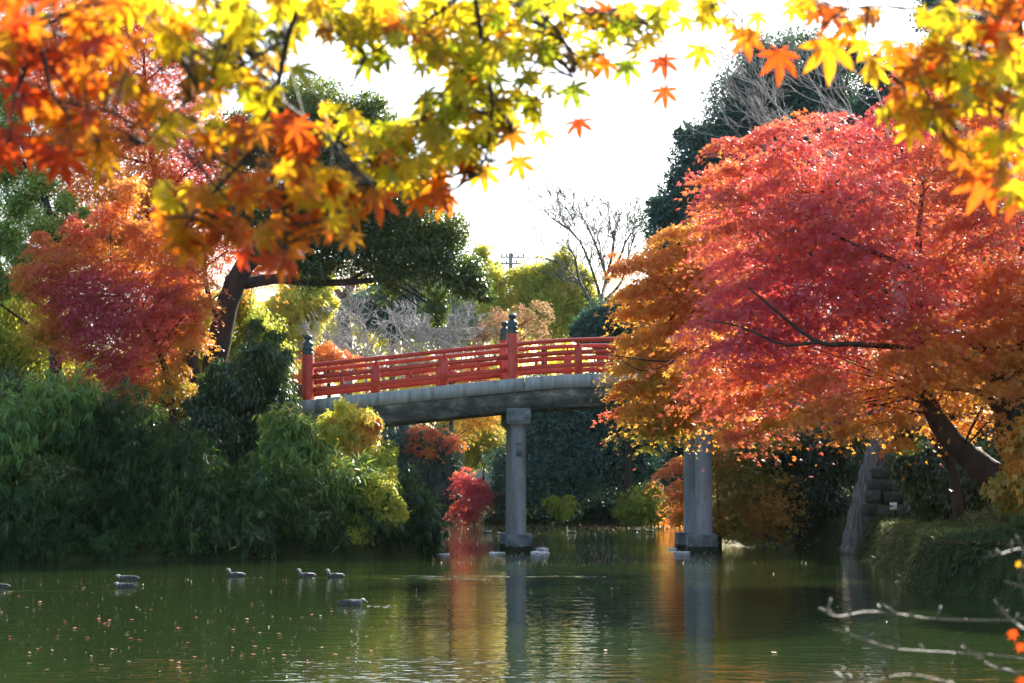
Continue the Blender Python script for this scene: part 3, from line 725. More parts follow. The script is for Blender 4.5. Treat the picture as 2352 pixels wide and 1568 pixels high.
for i, (lab, yy, bl, n_, mt) in enumerate((
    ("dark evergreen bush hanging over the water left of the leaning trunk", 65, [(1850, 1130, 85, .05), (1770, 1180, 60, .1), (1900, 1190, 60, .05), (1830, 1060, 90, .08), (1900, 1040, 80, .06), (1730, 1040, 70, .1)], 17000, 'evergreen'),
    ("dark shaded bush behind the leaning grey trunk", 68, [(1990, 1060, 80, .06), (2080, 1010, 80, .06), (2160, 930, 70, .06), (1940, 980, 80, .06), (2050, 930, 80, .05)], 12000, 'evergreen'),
    ("green ivy cover on the slope behind the right trunks", 50, [(2200, 1130, 62, .25), (2270, 1100, 60, .3), (2140, 1110, 50, .25), (2330, 1060, 60, .25), (2250, 1060, 45, .45), (2120, 1060, 45, .15), (2112, 1120, 34, .25), (2092, 1070, 32, .2), (2120, 1165, 24, .3), (2060, 1062, 22, .2)], 14000, 'evergreen'),
    ("olive brown bush at the right edge above the terrace", 38.5, [(2345, 1120, 60, .95), (2375, 1040, 70, .85), (2400, 1150, 60, .95)], 5000, 'maple'),
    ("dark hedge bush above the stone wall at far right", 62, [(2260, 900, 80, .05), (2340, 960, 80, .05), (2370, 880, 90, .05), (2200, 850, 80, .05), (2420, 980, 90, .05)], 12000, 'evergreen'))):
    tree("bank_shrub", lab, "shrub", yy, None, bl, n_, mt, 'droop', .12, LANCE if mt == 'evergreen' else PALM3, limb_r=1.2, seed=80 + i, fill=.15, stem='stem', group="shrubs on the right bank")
# leaning grey trunk, forked trunk, mossy trunk
def bare_trunk(name, label, Y, pts, bark, extra=()):
    tp = [at(p[0], p[1], Y + (p[3] if len(p) > 3 else 0)) for p in pts]
    o = thing(name, tp[0], label, "tree trunk")
    b = MB(); sp = smooth_path(tp, 8); rr = radii([p[2] * m_per_px(Y) for p in pts], 8)
    rr = rr * (1 + .06 * np.sin(np.arange(len(rr)) * 1.3)) 
    b.tube(sp, rr, 18)
    for e in extra:
        b.tube(smooth_path([at(p[0], p[1], Y + (p[3] if len(p) > 3 else 0)) for p in e]), radii([p[2] * m_per_px(Y) for p in e]), 10)
    m_ = b.build("trunk", M[bark], o, smooth=True)
    return o
o = bare_trunk("leaning_tree", "thick grey furrowed trunk leaning right out of the water edge", 57.5, [(1955, 1275, 27), (1968, 1215, 27), (1990, 1130, 28), (2010, 1060, 27), (2035, 980, 26), (2080, 880, 24), (2140, 760, 20)], 'bark_grey')
bare_trunk("leaning_tree", "mossy brown trunk leaning close behind the thick grey trunk", 59.5, [(1985, 1270, 22), (2010, 1180, 20), (2030, 1110, 17), (2052, 1020, 16), (2090, 900, 14)], 'bark_moss')
bare_trunk("bent_tree", "thin pale streaked trunk bending out of the grassy slope", 52, [(2128, 1175, 9), (2140, 1130, 10), (2136, 1080, 12), (2118, 1020, 14), (2105, 960, 14), (2090, 860, 12)], 'bark_moss')
bare_trunk("mossy_tree", "upright moss covered trunk in front of the stone wall", 51, [(2298, 1090, 20), (2285, 1040, 17), (2272, 980, 14), (2262, 920, 14), (2275, 860, 12), (2290, 760, 9)], 'bark_moss', [[(2275, 900, 10), (2310, 840, 9), (2340, 760, 7)]])
# rocks, wall, sign
def rock(c, r, label, seed, group=None, sq=(1, 1, .75)):
    lat = np.linspace(0, math.pi, 14); lon = np.linspace(0, 2 * math.pi, 22, endpoint=False)
    D = np.array([[math.sin(a) * math.cos(l), math.sin(a) * math.sin(l), math.cos(a)] for a in lat for l in lon])
    rad = (np.abs(D) ** 5).sum(-1) ** (-1 / 5) * (1 + .12 * wob(D, 1.6, seed) + .06 * wob(D, 5, seed + 3))
    a_ = seed * .7; D = D @ np.array([[math.cos(a_), -math.sin(a_), .15], [math.sin(a_), math.cos(a_), -.1], [-.1, .15, 1]])
    V = D * rad[:, None] * r * np.array(sq) + np.array(c)
    i = np.arange(13)[:, None] * 22; j = np.arange(22)[None]; k = (j + 1) % 22
    Q = np.stack([i + j, i + 22 + j, i + 22 + k, i + k], -1).reshape(-1, 4)
    o = link_mesh("rock", mesh_np("rock", V, [Q], smooth=True), M['stone'])
    return tag(o, label, "rock", group)
o = thing("stone_wall", at(2045, 1180, 55.5), "short mossy stone wall end between the leaning trunk and the bent trunk", "wall")
for row in range(4):
    b = MB(); x = at(1985 + row * 9, 1180, 55.6)[0]; x1 = at(2105 - row * 8, 1180, 55.6)[0]
    z0 = at(2045, 1185, 55.6)[2] + row * .37
    while x < x1 - .15:
        wd = min(rng.uniform(.34, .66), x1 - x)
        b.box((x + wd / 2, 55.9 + row * .09 + rng.uniform(-.09, .09), z0 + .17 + rng.uniform(-.03, .03)), (wd / 2 - .01, .3, .18 + rng.uniform(-.03, .02)), rng.uniform(-.2, .2), .035)
        x += wd
    b.build("stone_course", M['stone'], o, angle=60)
rock(np.array([-2.55, 56.9, .12]), .42, "mossy wet boulder at the waterline on the promontory tip", 50, None, (.7, 1, .95))
o = thing("stone_wall", at(2220, 1050, 60), "dark dry stone retaining wall behind the right trunks", "wall")
for row in range(6):
    b = MB()
    x = 13.0
    while x < 20:
        wd = rng.uniform(.5, .95)
        z0 = 2.6 + row * .52
        b.box((x + wd / 2, 59.5 + rng.uniform(-.07, .07), z0 + .26), (wd / 2 - .03, .35, .24), rng.uniform(-.06, .06), .06)
        x += wd
    b.build("stone_course", M['stone'], o)
c = at(2052, 1162, 53.5)
o = thing("sign", c - np.array([0, 0, .5]), "small square white sign with a dark arrow mark on the bank", "sign")
b = MB(); b.box(c, (.098, .012, .098), 0, .004); b.build("board", M['white'], o)
b = MB(); b.box(c + np.array([0, .035, -.27]), (.02, .02, .36)); b.build("stake", M['wood'], o)
yf = c[1] - .0155
def flat(b, pts):
    V = [[c[0] + x, yf, c[2] + z] for x, z in pts] + [[c[0] + x, yf + .002, c[2] + z] for x, z in pts]
    n = len(pts)
    b.add(V, [np.arange(n)[None], np.arange(2 * n - 1, n - 1, -1)[None], np.array([[i, i + n, (i + 1) % n + n, (i + 1) % n] for i in range(n)])])
b = MB()
flat(b, [(-.096, .045), (-.03, .012), (-.032, -.02), (-.096, -.04)])
flat(b, [(-.01, .03), (.014, .03), (.008, -.012), (-.012, -.008)])
flat(b, [(-.045, -.034), (.004, -.062), (.0, -.048), (-.04, -.022)])
flat(b, [(-.04, .096), (-.02, .096), (-.034, .058)])
b.build("arrow_mark", M['dark'], o)

# tall dark evergreens behind and to the right; unseen ones added to cast shade
tree("evergreen_tree", "tall dark evergreen rising behind the right maple", "tree", 84,
     [(1760, 1150, 24), (1750, 900, 20), (1750, 600, 14), (1760, 350, 9), (1775, 180, 4)],
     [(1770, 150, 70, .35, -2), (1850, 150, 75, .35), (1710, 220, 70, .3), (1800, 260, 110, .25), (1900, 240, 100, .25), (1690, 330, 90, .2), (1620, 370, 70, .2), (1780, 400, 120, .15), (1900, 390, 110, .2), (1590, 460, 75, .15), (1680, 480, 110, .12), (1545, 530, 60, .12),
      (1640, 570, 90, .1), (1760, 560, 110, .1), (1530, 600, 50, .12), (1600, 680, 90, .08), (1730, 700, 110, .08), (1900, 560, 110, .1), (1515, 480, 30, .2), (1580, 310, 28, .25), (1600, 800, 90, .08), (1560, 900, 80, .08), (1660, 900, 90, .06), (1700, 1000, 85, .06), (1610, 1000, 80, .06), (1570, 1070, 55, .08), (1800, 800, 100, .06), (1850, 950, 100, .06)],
     80000, 'evergreen_hazy', 'ball', .17, LANCE, limb_r=2, seed=90, sub=.42, fill=.5, inner=.1)
tree("evergreen_tree", "dark evergreen topping the upper right corner behind yellow leaves", "tree", 80,
     [(2150, 1150, 26), (2150, 800, 22), (2160, 400, 14), (2170, 80, 6)],
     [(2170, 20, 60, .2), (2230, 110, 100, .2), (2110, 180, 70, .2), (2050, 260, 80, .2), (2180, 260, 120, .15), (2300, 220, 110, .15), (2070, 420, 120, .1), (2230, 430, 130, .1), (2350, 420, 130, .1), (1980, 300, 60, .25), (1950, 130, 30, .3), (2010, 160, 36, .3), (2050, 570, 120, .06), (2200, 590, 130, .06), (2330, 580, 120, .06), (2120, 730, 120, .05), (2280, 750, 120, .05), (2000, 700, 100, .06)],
     56000, 'evergreen_hazy', 'ball', .18, LANCE, limb_r=2, seed=91, sub=.42, fill=.5)
for i, (px, Y, r, lab) in enumerate(((2640, 58, 330, "large shady evergreen just beyond the right edge of the maple"), (2850, 72, 300, "large evergreen added for shade farther right behind the bank"), (2480, 74, 230, "evergreen crown between the maple and the stone wall"), (3500, 45, 560, "tall evergreen well to the right of the pond, outside the view"), (3900, 52, 520, "second tall evergreen added for shade well to the right of the pond, outside the view"), (3300, 57, 400, "evergreen added for shade to the right behind the terraces, outside the view"), (2760, 47, 290, "evergreen added for shade just right of the maple crown, outside the view"), (2800, 38.5, 300, "evergreen added for shade, leaning over the near terrace, outside the view"))):
    bl = [(px + r * math.cos(a) * q, 620 + r * math.sin(a) * q * 1.25, r * .42, .12) for a, q in ((0, .6), (1, .7), (2, .65), (3, .6), (4, .7), (5, .65), (.5, .1))]
    tree("evergreen_tree", lab, "tree", Y, [(px, 1140, 26), (px, 900, 22), (px + 10, 600, 14), (px, 350, 6)], bl, 20000, 'evergreen', 'ball', .22, LANCE, limb_r=2.4, seed=95 + i)
# bare cherry reaching left above the maple
o = thing("bare_tree", (13.5, 54, 1.5), "leafless pale branched tree above the right maple, twigs sweeping left", "tree")
b = MB()
tk = [np.array([13.2, 54, gz(13.2, 54) - .2]), at(2080, 900, 54), at(2060, 640, 54), at(2010, 470, 54)]
b.tube(smooth_path(tk), radii([.3, .24, .18, .14]), 10)
b2 = MB()
for pts in ([(2010, 470, .12), (1950, 385, .085), (1890, 372, .06), (1830, 352, .05), (1770, 322, .04)], [(2010, 470, .1), (2010, 330, .06), (1960, 270, .045), (1900, 240, .035)], [(2010, 470, .1), (2040, 300, .05), (2000, 180, .035), (1960, 90, .025)],
            [(1950, 385, .06), (1880, 330, .04), (1800, 260, .03), (1740, 190, .022)]):
    pp = [at(p[0], p[1], 54 + rng.uniform(-1, 1)) for p in pts]
    sp = smooth_path(pp); b2.tube(sp, radii([p[2] for p in pts]), 6)
    for q in range(4, len(sp), 2):
        d = unit(np.array([-1, rng.normal(0, .35), rng.uniform(.1, 1.0)]))
        grow(b2, sp[q], d, rng.uniform(.7, 1.4), .026, 4, .007, .3, .10, (2, 3), 4, .74)
b.build("trunk", M['bark_pale'], o, smooth=True)
b2.build("branches", M['bark_pale'], o, smooth=True)

# ------------------------------------------------------------------ far shore
def far(name, label, cat, Y, bl, n, mat, mode='ball', size=.2, tmpl=LANCE, group="trees across the pond", seed=0, **k):
    return tree(name, label, cat, Y, k.pop('trunk', None), bl, n, mat, mode, size, tmpl, group=group, seed=seed, limb_r=k.pop('limb_r', 1.2), twigs=2, **k)
far("maple_tree", "bright yellow tree behind the left bridge post", "tree", 112, [(690, 690, 55, .45), (720, 650, 40, .4), (680, 770, 55, .4), (650, 730, 50, .45), (740, 700, 35, .4), (670, 840, 50, .6), (630, 800, 50, .5)], 9000, 'gold', 'ball', .2, PALM3, seed=101)
far("maple_tree", "pink red maple peeping out above the yellow tree", "tree", 118, [(650, 690, 34, .05), (625, 715, 30, .1), (680, 715, 28, .05)], 2200, 'maple', 'layer', .2, PALM3, seed=102)
far("maple_tree", "orange low maple behind the bridge rail beside the left post", "tree", 106, [(755, 805, 30, .5), (785, 820, 28, .5), (720, 830, 32, .5), (820, 828, 20, .45), (690, 870, 45, .55)], 3600, 'maple', 'layer', .16, PALM3, seed=103)
far("pine_tree", "blue green pine above the middle of the railing", "tree", 132, [(890, 690, 45, .3), (930, 670, 50, .35), (860, 720, 45, .3), (910, 740, 45, .25), (970, 650, 36, .4), (830, 700, 30, .3)], 9000, 'pine', 'ball', .26, BLADE, seed=104)
far("pale_tree", "pale green tree right of the blue green pine", "tree", 138, [(1010, 690, 60, .5), (1070, 700, 55, .55), (1040, 760, 60, .5), (1110, 740, 45, .55), (960, 740, 45, .5)], 8000, 'bright', 'ball', .22, LANCE, seed=105)
far("autumn_tree", "big old tree with thick bare limbs and sparse orange leaves", "tree", 136, [(840, 650, 45, .3), (780, 640, 40, .3), (900, 640, 36, .35), (760, 700, 36, .4), (820, 600, 60, .35), (720, 620, 50, .4)], 3000, 'brush', 'ball', .2, LANCE, seed=106, dens=1, inner=0, bark='bark_grey',
    trunk=[(798, 1150, 15), (795, 800, 15), (790, 720, 14), (800, 670, 11), (815, 630, 8)], limbs=[[(800, 690, 8), (840, 670, 6), (880, 650, 4)], [(792, 690, 7), (760, 650, 6), (740, 620, 3)], [(793, 700, 6), (740, 690, 4), (700, 650, 2)]])
far("brush_tree", "orange brown half bare tree behind the middle bridge post", "tree", 112, [(1180, 730, 42, .4), (1140, 760, 40, .4), (1220, 760, 45, .45), (1180, 780, 40, .35), (1240, 720, 30, .7), (1100, 790, 30, .4)], 5200, 'brush', 'ball', .13, LANCE, seed=107, dens=1.2, inner=0)
far("broadleaf_tree", "yellow green broad tree to the right of the utility pole", "tree", 134, [(1250, 640, 45, .3), (1300, 670, 55, .35), (1220, 690, 45, .35), (1340, 710, 45, .25), (1270, 730, 60, .3), (1200, 640, 30, .3), (1330, 640, 32, .3), (1130, 650, 36, .35), (1140, 700, 40, .35), (1290, 600, 26, .3)], 13000, 'gold', 'ball', .24, LANCE, seed=108)
far("broadleaf_tree", "thin topped yellowish tree above the end of the oak limb", "tree", 142, [(1105, 585, 26, .3), (1085, 620, 32, .35), (1125, 625, 28, .3), (1095, 660, 36, .3)], 2200, 'gold', 'ball', .22, LANCE, seed=109)
far("evergreen_tree", "rounded dark evergreen above the bridge rail at its crown", "tree", 101, [(1430, 720, 50, .2), (1380, 740, 42, .25), (1470, 760, 60, .15), (1340, 760, 30, .3), (1400, 780, 45, .15), (1500, 700, 50, .15), (1550, 760, 60, .1)], 12000, 'evergreen_hazy', 'ball', .17, LANCE, seed=110)
far("evergreen_tree", "great dark spreading evergreen under the bridge arch", "tree", 103, [(1260, 990, 75, .22), (1350, 970, 80, .2), (1440, 985, 75, .15), (1290, 1060, 85, .18), (1390, 1060, 85, .12), (1230, 1090, 70, .2), (1180, 1070, 50, .22), (1300, 1120, 60, .12), (1480, 1060, 55, .1), (1190, 1140, 50, .2), (1330, 930, 70, .2), (1430, 900, 80, .15), (1240, 920, 60, .2), (1150, 1130, 36, .2), (1520, 1000, 60, .08)], 34000, 'evergreen_hazy', 'ball', .16, LANCE, seed=111, sub=.5, fill=.6, tone_sd=.28,  # wide tone spread stands for sunlit spots in the crown
    trunk=[(1520, 1190, 12), (1470, 1130, 12), (1420, 1100, 10), (1370, 1060, 7), (1320, 1000, 4)], group="trees across the pond")
for i, (lab, Y, bl, n_, mt, md, sz, tp) in enumerate((
    ("lime green bush brightened as if sunlit, touching the water under the bridge", 100.5, [(1480, 1150, 40, .12), (1440, 1165, 32, .08), (1520, 1185, 22, .15), (1460, 1185, 28, .1), (1500, 1125, 24, .2), (1540, 1160, 18, .12)], 4200, 'gold', 'droop', .15, LANCE),  # brighter leaf colour stands in for sun on this and the next bush
    ("small green bush brightened as if sunlit, drooping to the water right of the pier", 100.5, [(1290, 1170, 24, .08), (1265, 1150, 18, .05), (1310, 1150, 18, .1)], 1100, 'gold', 'droop', .14, LANCE),
    ("crimson maple hanging low over the far shore", 101.5, [(1070, 1105, 30, .06), (1100, 1120, 28, .05), (1060, 1165, 26, .1), (1095, 1160, 26, .05), (1085, 1185, 20, .3), (1105, 1140, 22, .05)], 3400, 'maple', 'layer', .15, PALM3),
    ("haze tinted green bush left of the crimson hanging maple", 104, [(920, 1020, 55, .2), (960, 1090, 60, .2), (1020, 1100, 50, .25), (980, 1150, 50, .15), (1030, 1160, 40, .15), (900, 1100, 60, .15), (1000, 1030, 50, .25)], 12000, 'evergreen_hazy', 'ball', .15, LANCE),
    ("orange maple sprays under the left span of the bridge", 103, [(960, 990, 26, .45), (1000, 1000, 26, .4), (985, 1030, 22, .5), (940, 1035, 16, .3), (1050, 1010, 22, .6)], 1700, 'maple', 'layer', .15, PALM3),
    ("pale yellow bush between the left span and the pier", 114, [(1120, 1000, 50, .35), (1080, 1040, 45, .3), (1150, 1040, 36, .3), (1060, 980, 40, .4), (1130, 960, 36, .4)], 5200, 'gold', 'ball', .17, LANCE),
    ("dark low bush at the shaded far waterline", 106, [(1330, 1175, 40, .1), (1390, 1165, 50, .1), (1240, 1180, 36, .1), (1440, 1120, 40, .1), (1160, 1180, 36, .15), (1000, 1185, 36, .1)], 7000, 'evergreen_hazy', 'ball', .16, LANCE),
    ("orange bush at the foot of the right pier far behind", 92, [(1550, 1100, 34, .5), (1580, 1150, 36, .6), (1560, 1185, 22, .55), (1600, 1100, 36, .7)], 3200, 'maple', 'layer', .15, PALM3))):
    far("waterside_bush", lab, "bush", Y, bl, n_, mt, md, sz, tp, group="bushes on the far shore", seed=120 + i, stem='stem')
far("maple_tree", "yellow orange maple glimpsed through the left half of the railing", "tree", 109, [(930, 900, 45, .5), (980, 880, 40, .7), (1040, 900, 45, .65), (1090, 880, 40, .75), (1140, 900, 40, .6), (880, 920, 40, .5), (1010, 940, 40, .6), (950, 975, 40, .55), (1050, 970, 45, .7), (1120, 960, 40, .75)], 9000, 'gold', 'layer', .18, PALM3, seed=113, dens=1, inner=0)
far("maple_tree", "small pink and orange maple low behind the railing near the middle post", "tree", 107, [(1100, 850, 30, .45), (960, 850, 24, .4), (1040, 845, 22, .15)], 1500, 'maple', 'layer', .16, PALM3, seed=114, dens=1)
# bare grey brush and the tall bare tree
for i, (px, py, Y, h, lab) in enumerate(((790, 860, 108, 3.4, "grey leafless brush tree behind the left half of the railing"), (880, 850, 110, 3.2, "grey leafless brush tree behind the first baluster pair"), (970, 850, 109, 3.0, "grey leafless brush tree behind the middle of the span"), (1060, 850, 111, 3.2, "grey leafless brush tree left of the middle post"),
                                         (840, 820, 118, 3.6, "taller grey leafless tree below the blue green pine"), (1010, 820, 117, 3.4, "taller grey leafless tree under the hanging oak spray"))):
    p = at(px, py, Y); gg = gz(p[0], p[1])
    o = thing("bare_tree", (p[0], p[1], gg), lab, "tree", "grey leafless trees beyond the bridge")
    b = MB(); b.tube([np.array([p[0], p[1], gg - .2]), p * [1, 1, .6] + [0.1, 0, gg * .4], p], [.16, .12, .1], 6)
    b.build("trunk", M['bark_pale'], o, smooth=True)
    b = MB()
    for k in range(7):
        d = unit(np.array([rng.normal(0, .9), rng.normal(0, .6), rng.uniform(.15, .9)]))
        grow(b, p, d, h * .42, .06, 5, .016, .5, .05, (2, 3), 3, .76)
    b.build("branches", M['bark_pale'], o, smooth=True)
p = at(1378, 740, 128)
o = thing("bare_tree", (p[0], p[1], gz(p[0], p[1])), "tall leafless tree with a fan of bare branches against the sky", "tree")
b = MB(); b.tube([np.array([p[0], p[1], gz(p[0], p[1]) - .2]), p], [.34, .22], 8); b.build("trunk", M['twig_far'], o, smooth=True)
b = MB()
for pts in ([(1378, 740), (1380, 690), (1360, 620), (1335, 560), (1310, 530), (1275, 505)], [(1380, 690), (1392, 640), (1375, 580), (1350, 520), (1335, 495)], [(1385, 670), (1400, 610), (1410, 560), (1400, 510)],
            [(1378, 740), (1345, 670), (1310, 625), (1270, 595)], [(1395, 650), (1420, 600), (1440, 550), (1455, 530)], [(1390, 690), (1425, 650), (1440, 600), (1450, 560)], [(1360, 700), (1330, 640), (1320, 590), (1300, 560)]):
    pp = smooth_path([at(a, c_, 128 + rng.uniform(-1.5, 1.5)) for a, c_ in pts], 4)
    b.tube(pp, np.linspace(.13, .03, len(pp)), 5)
    for q in range(3, len(pp), 2):
        for k in range(2):
            d = unit((pp[q] - pp[q - 1]) + rng.normal(0, .35, 3) * np.linalg.norm(pp[q] - pp[q - 1]) + np.array([0, 0, .1]))
            grow(b, pp[q], d, rng.uniform(1.0, 1.7), .04, 4, .012, .35, .12, (2, 3), 3, .75)
b.build("branches", M['twig_far'], o, smooth=True)

# utility pole with crossarms and transformers
Y = 140; pb = at(1173, 700, Y); k = m_per_px(Y)
gg = gz(pb[0], pb[1]); top = at(1173, 581, Y)
o = thing("utility_pole", (pb[0], pb[1], gg), "grey utility pole with crossarms above the middle bridge post", "pole")
b = MB(); b.tube([(pb[0], pb[1], gg - .5), (top[0], top[1], top[2])], [.22, .15], 14); b.build("pole", M['pole'], o, angle=40)
for py, w0, w1 in ((591, 24, 32), (606, 22, 26), (627, 20, 22), (650, 24, 26)):
    c = at(1173, py, Y)
    b = MB(); b.box((c[0] + (w1 - w0) * k / 2, c[1] - .2, c[2]), ((w0 + w1) * k / 2, .06, .06)); ca = b.build("crossarm", M['steel'], o)
    for q in np.linspace(-w0 + 2, w1 - 2, 5):
        if abs(q) < 4: continue
        b = MB(); b.lathe((c[0] + q * k, c[1] - .2, c[2] + .06), [(.03, 0), (.07, .04), (.05, .09), (.08, .13), (.04, .2)], 8)
        b.build("insulator", M['dark'], ca, smooth=True)
for px in (1157, 1189):
    c = at(px, 678, Y)
    b = MB(); b.lathe(c, [(.22, -.5), (.3, -.46), (.3, .42), (.33, .44), (.33, .5), (.1, .56)], 16); b.build("transformer", M['steel'], o, angle=40)
b = MB(); b.tube([at(1165, 604, Y - .3), at(1146, 636, Y - .3)], .03, 5); b.build("stay", M['dark'], o)
for y0, y1, lab in ((186, 117, "upper black power line crossing the white sky"), (202, 141, "lower black power line crossing the white sky")):
    x0, x1 = -200, 2600
    f_ = lambda x: y0 + (y1 - y0) * (x - 740) / 900
    pts = [at(x, f_(x) + 10 * ((x - 1176) / 900) ** 2 * -1, 100) for x in np.linspace(x0, x1, 24)]
    b = MB(); b.tube(pts, .015, 5); tag(b.build("power_line", M['wire']), lab, "power line", "power lines across the sky")
# house behind the far trees
c = at(1130, 960, 128); gg = gz(c[0], c[1])
o = thing("house", (c[0], c[1], gg), "cream walled house half hidden behind the far trees", "house")
b = MB(); b.box((c[0], c[1] + 2.5, gg + 1.6), (3.2, 2.6, 2.0)); b.build("wall", M['plaster'], o)
b = MB(); V = [(c[0] - 3.7, c[1] - .5, gg + 3.55), (c[0] + 3.7, c[1] - .5, gg + 3.55), (c[0] + 3.7, c[1] + 5.5, gg + 3.55), (c[0] - 3.7, c[1] + 5.5, gg + 3.55), (c[0] - 2.4, c[1] + 2.5, gg + 5.4), (c[0] + 2.4, c[1] + 2.5, gg + 5.4)]
b.add(V, [np.array([[0, 1, 5, 4], [2, 3, 4, 5], [3, 2, 1, 0]]), np.array([[1, 2, 5], [3, 0, 4]])]); b.build("roof", M['rooftile'], o)
for q in (-1.5, .2, 1.8):
    b = MB(); b.box((c[0] + q, c[1] - .12, gg + 2.1), (.5, .03, .55)); b.build("window", M['dark'], o)
# distant woodland
bl = []
for x in np.arange(-3200, 5600, 130):
    for _ in range(3):
        bl.append((x + rng.uniform(-60, 60), rng.uniform(720, 1080), rng.uniform(70, 120), rng.uniform(.1, .9)))
    bl.append((x + rng.uniform(-60, 60), rng.uniform(1080, 1130), 90, .3))
A = crown_leaves(bl, 170, 110000, 'ball', .75, .4, 140)
o = leaf_mesh("woodland", A[0], A[1], A[2], A[3], A[4] * .6, LANCE, M['gold'])
tag(o, "distant yellow green woodland closing the view beyond the pond", "woodland", kind="stuff")
# side woods closing the banks outside the frame
bl = []
for x in np.arange(-1700, 100, 150):
    for _ in range(4): bl.append((x + rng.uniform(-70, 70), rng.uniform(600, 1080), rng.uniform(80, 130), rng.uniform(0, .4)))
A = crown_leaves(bl, 84, 80000, 'ball', .42, .4, 141)
o = leaf_mesh("undergrowth", A[0], A[1], A[2], A[3], A[4], LANCE, M['evergreen'])
tag(o, "dim green woods filling the background behind the left bank", "woods", kind="stuff")

# ------------------------------------------------------------------ bank grass and litter
def scatter(n, x0, x1, y0, y1, dlo, dhi):
    x = rng.uniform(x0, x1, n * 4); y = rng.uniform(y0, y1, n * 4)
    d = pond_dist(x, y); ok = (d > dlo) & (d < dhi)
    x, y = x[ok][:n], y[ok][:n]
    return np.stack([x, y, height(x, y)], -1)
P_ = scatter(60000, 7, 16, 32, 62, -.02, 3.6)
e = .05
gx = (height(P_[:, 0] + e, P_[:, 1]) - height(P_[:, 0] - e, P_[:, 1])) / (2 * e); gy = (height(P_[:, 0], P_[:, 1] + e) - height(P_[:, 0], P_[:, 1] - e)) / (2 * e)
nrm = unit(np.stack([-gx, -gy, np.ones(len(P_))], -1))
steep = np.clip(np.hypot(gx, gy), 0, 2.5)[:, None]
T_ = nrm * .75 + gauss(len(P_), .5) + np.array([0, 0, -.55]) * steep
P_ += gauss(len(P_), .035)
N_ = unit(nrm + gauss(len(P_), .7))
tone = .22 + .25 * wob(P_, .9, 5) + rng.normal(0, .16, len(P_)); tone += .35 * (wob(P_, .5, 9) > .45)
o = leaf_mesh("grass", P_, T_, N_, rng.uniform(.07, .2, len(P_)), tone, kite(.11, .4, -.35), M['grass'])
tag(o, "mossy grass covering the right bank terraces", "grass", kind="stuff")
P_ = scatter(5000, 7, 16, 32, 60, .35, 3.2); P_[:, 2] += .03
dd = pond_dist(P_[:, 0], P_[:, 1]); keep = ((np.abs(dd - .75) < .35) | (np.abs(dd - 2.3) < .45)); P_ = P_[keep]
o = leaf_mesh("leaf_litter", P_, gauss(len(P_)), unit(gauss(len(P_), .35) + np.array([0, 0, 1])), rng.uniform(.05, .1, len(P_)), rng.uniform(0, 1, len(P_)), PALM3, M['litter'])
tag(o, "brown fallen leaves along the terrace edges", "leaf litter", kind="stuff")

# ------------------------------------------------------------------ things on the water
def floater(pts, label):
    b = MB()
    for px, py, hx, hy, hz, rot in pts:
        c = on_water(px, py); c[2] = hz * .5
        b.box(c, (hx, hy, hz), rot, .012)
    for V in b.V: V += rng.normal(0, .012, V.shape)
    return tag(b.build("foam_board", M['foam']), label, "foam board", "white foam boards floating by the piers")
for px, py, hx, hy, hz, rot, lab in ((1143, 1271, .24, .14, .022, .1, "white foam board just left of the middle pier footing"), (1232, 1270, .13, .2, .03, .3, "broken foam board touching the right side of the middle pier footing"),
                                (1245, 1264, .16, .16, .05, -.4, "thick tilted foam board right of the middle pier footing, farther one"), (1251, 1270, .1, .12, .02, .8, "small foam scrap at the outer end of the middle pier boards"),
                                (1545, 1262, .12, .1, .03, -.5, "foam scrap farthest left of the right pier footing"), (1566, 1270, .24, .12, .028, -.3, "long foam board just left of the right pier footing"), (1016, 1273, .22, .06, .012, 0, "thin white foam strip floating at the promontory tip")):
    floater([(px, py, hx, hy, hz, rot)], lab)

# duck: one continuous body, facing -x at local origin
def section(path, ry, rz, sides=14):
    V = []
    path = np.asarray(path, float); tan = unit(np.gradient(path, axis=0))
    for p, t, a, c in zip(path, tan, ry, rz):
        nrm = np.array([-t[2], 0, t[0]])
        for q in np.arange(sides) * 2 * math.pi / sides:
            V.append(p + np.array([0, a, 0]) * math.cos(q) + nrm * c * math.sin(q))
    n = len(path)
    i = np.arange(n - 1)[:, None] * sides; j = np.arange(sides)[None]; k_ = (j + 1) % sides
    Q = np.stack([i + j, i + k_, i + sides + k_, i + sides + j], -1).reshape(-1, 4)
    return np.array(V), Q
M['duck_body'] = noise_mat('duck_brown', [(.35, (.03, .026, .024)), (.55, (.085, .075, .07)), (.7, (.17, .15, .135))], 26, rough=.6, bump=.3, dist=.01)
M['duck_face'] = noise_mat('duck_pale_face', [(.3, (.32, .29, .24)), (.7, (.48, .44, .38))], 20, rough=.6)
M['duck_dark'] = noise_mat('duck_dark', [(.3, (.012, .011, .012)), (.7, (.03, .027, .028))], 20, rough=.5)
M['duck_white'] = noise_mat('duck_white', [(.3, (.6, .58, .54)), (.7, (.78, .76, .72))], 20, rough=.6)
M['duck_bill'] = noise_mat('duck_bill', [(.3, (.5, .34, .04)), (.7, (.62, .42, .06))], 20, rough=.4)
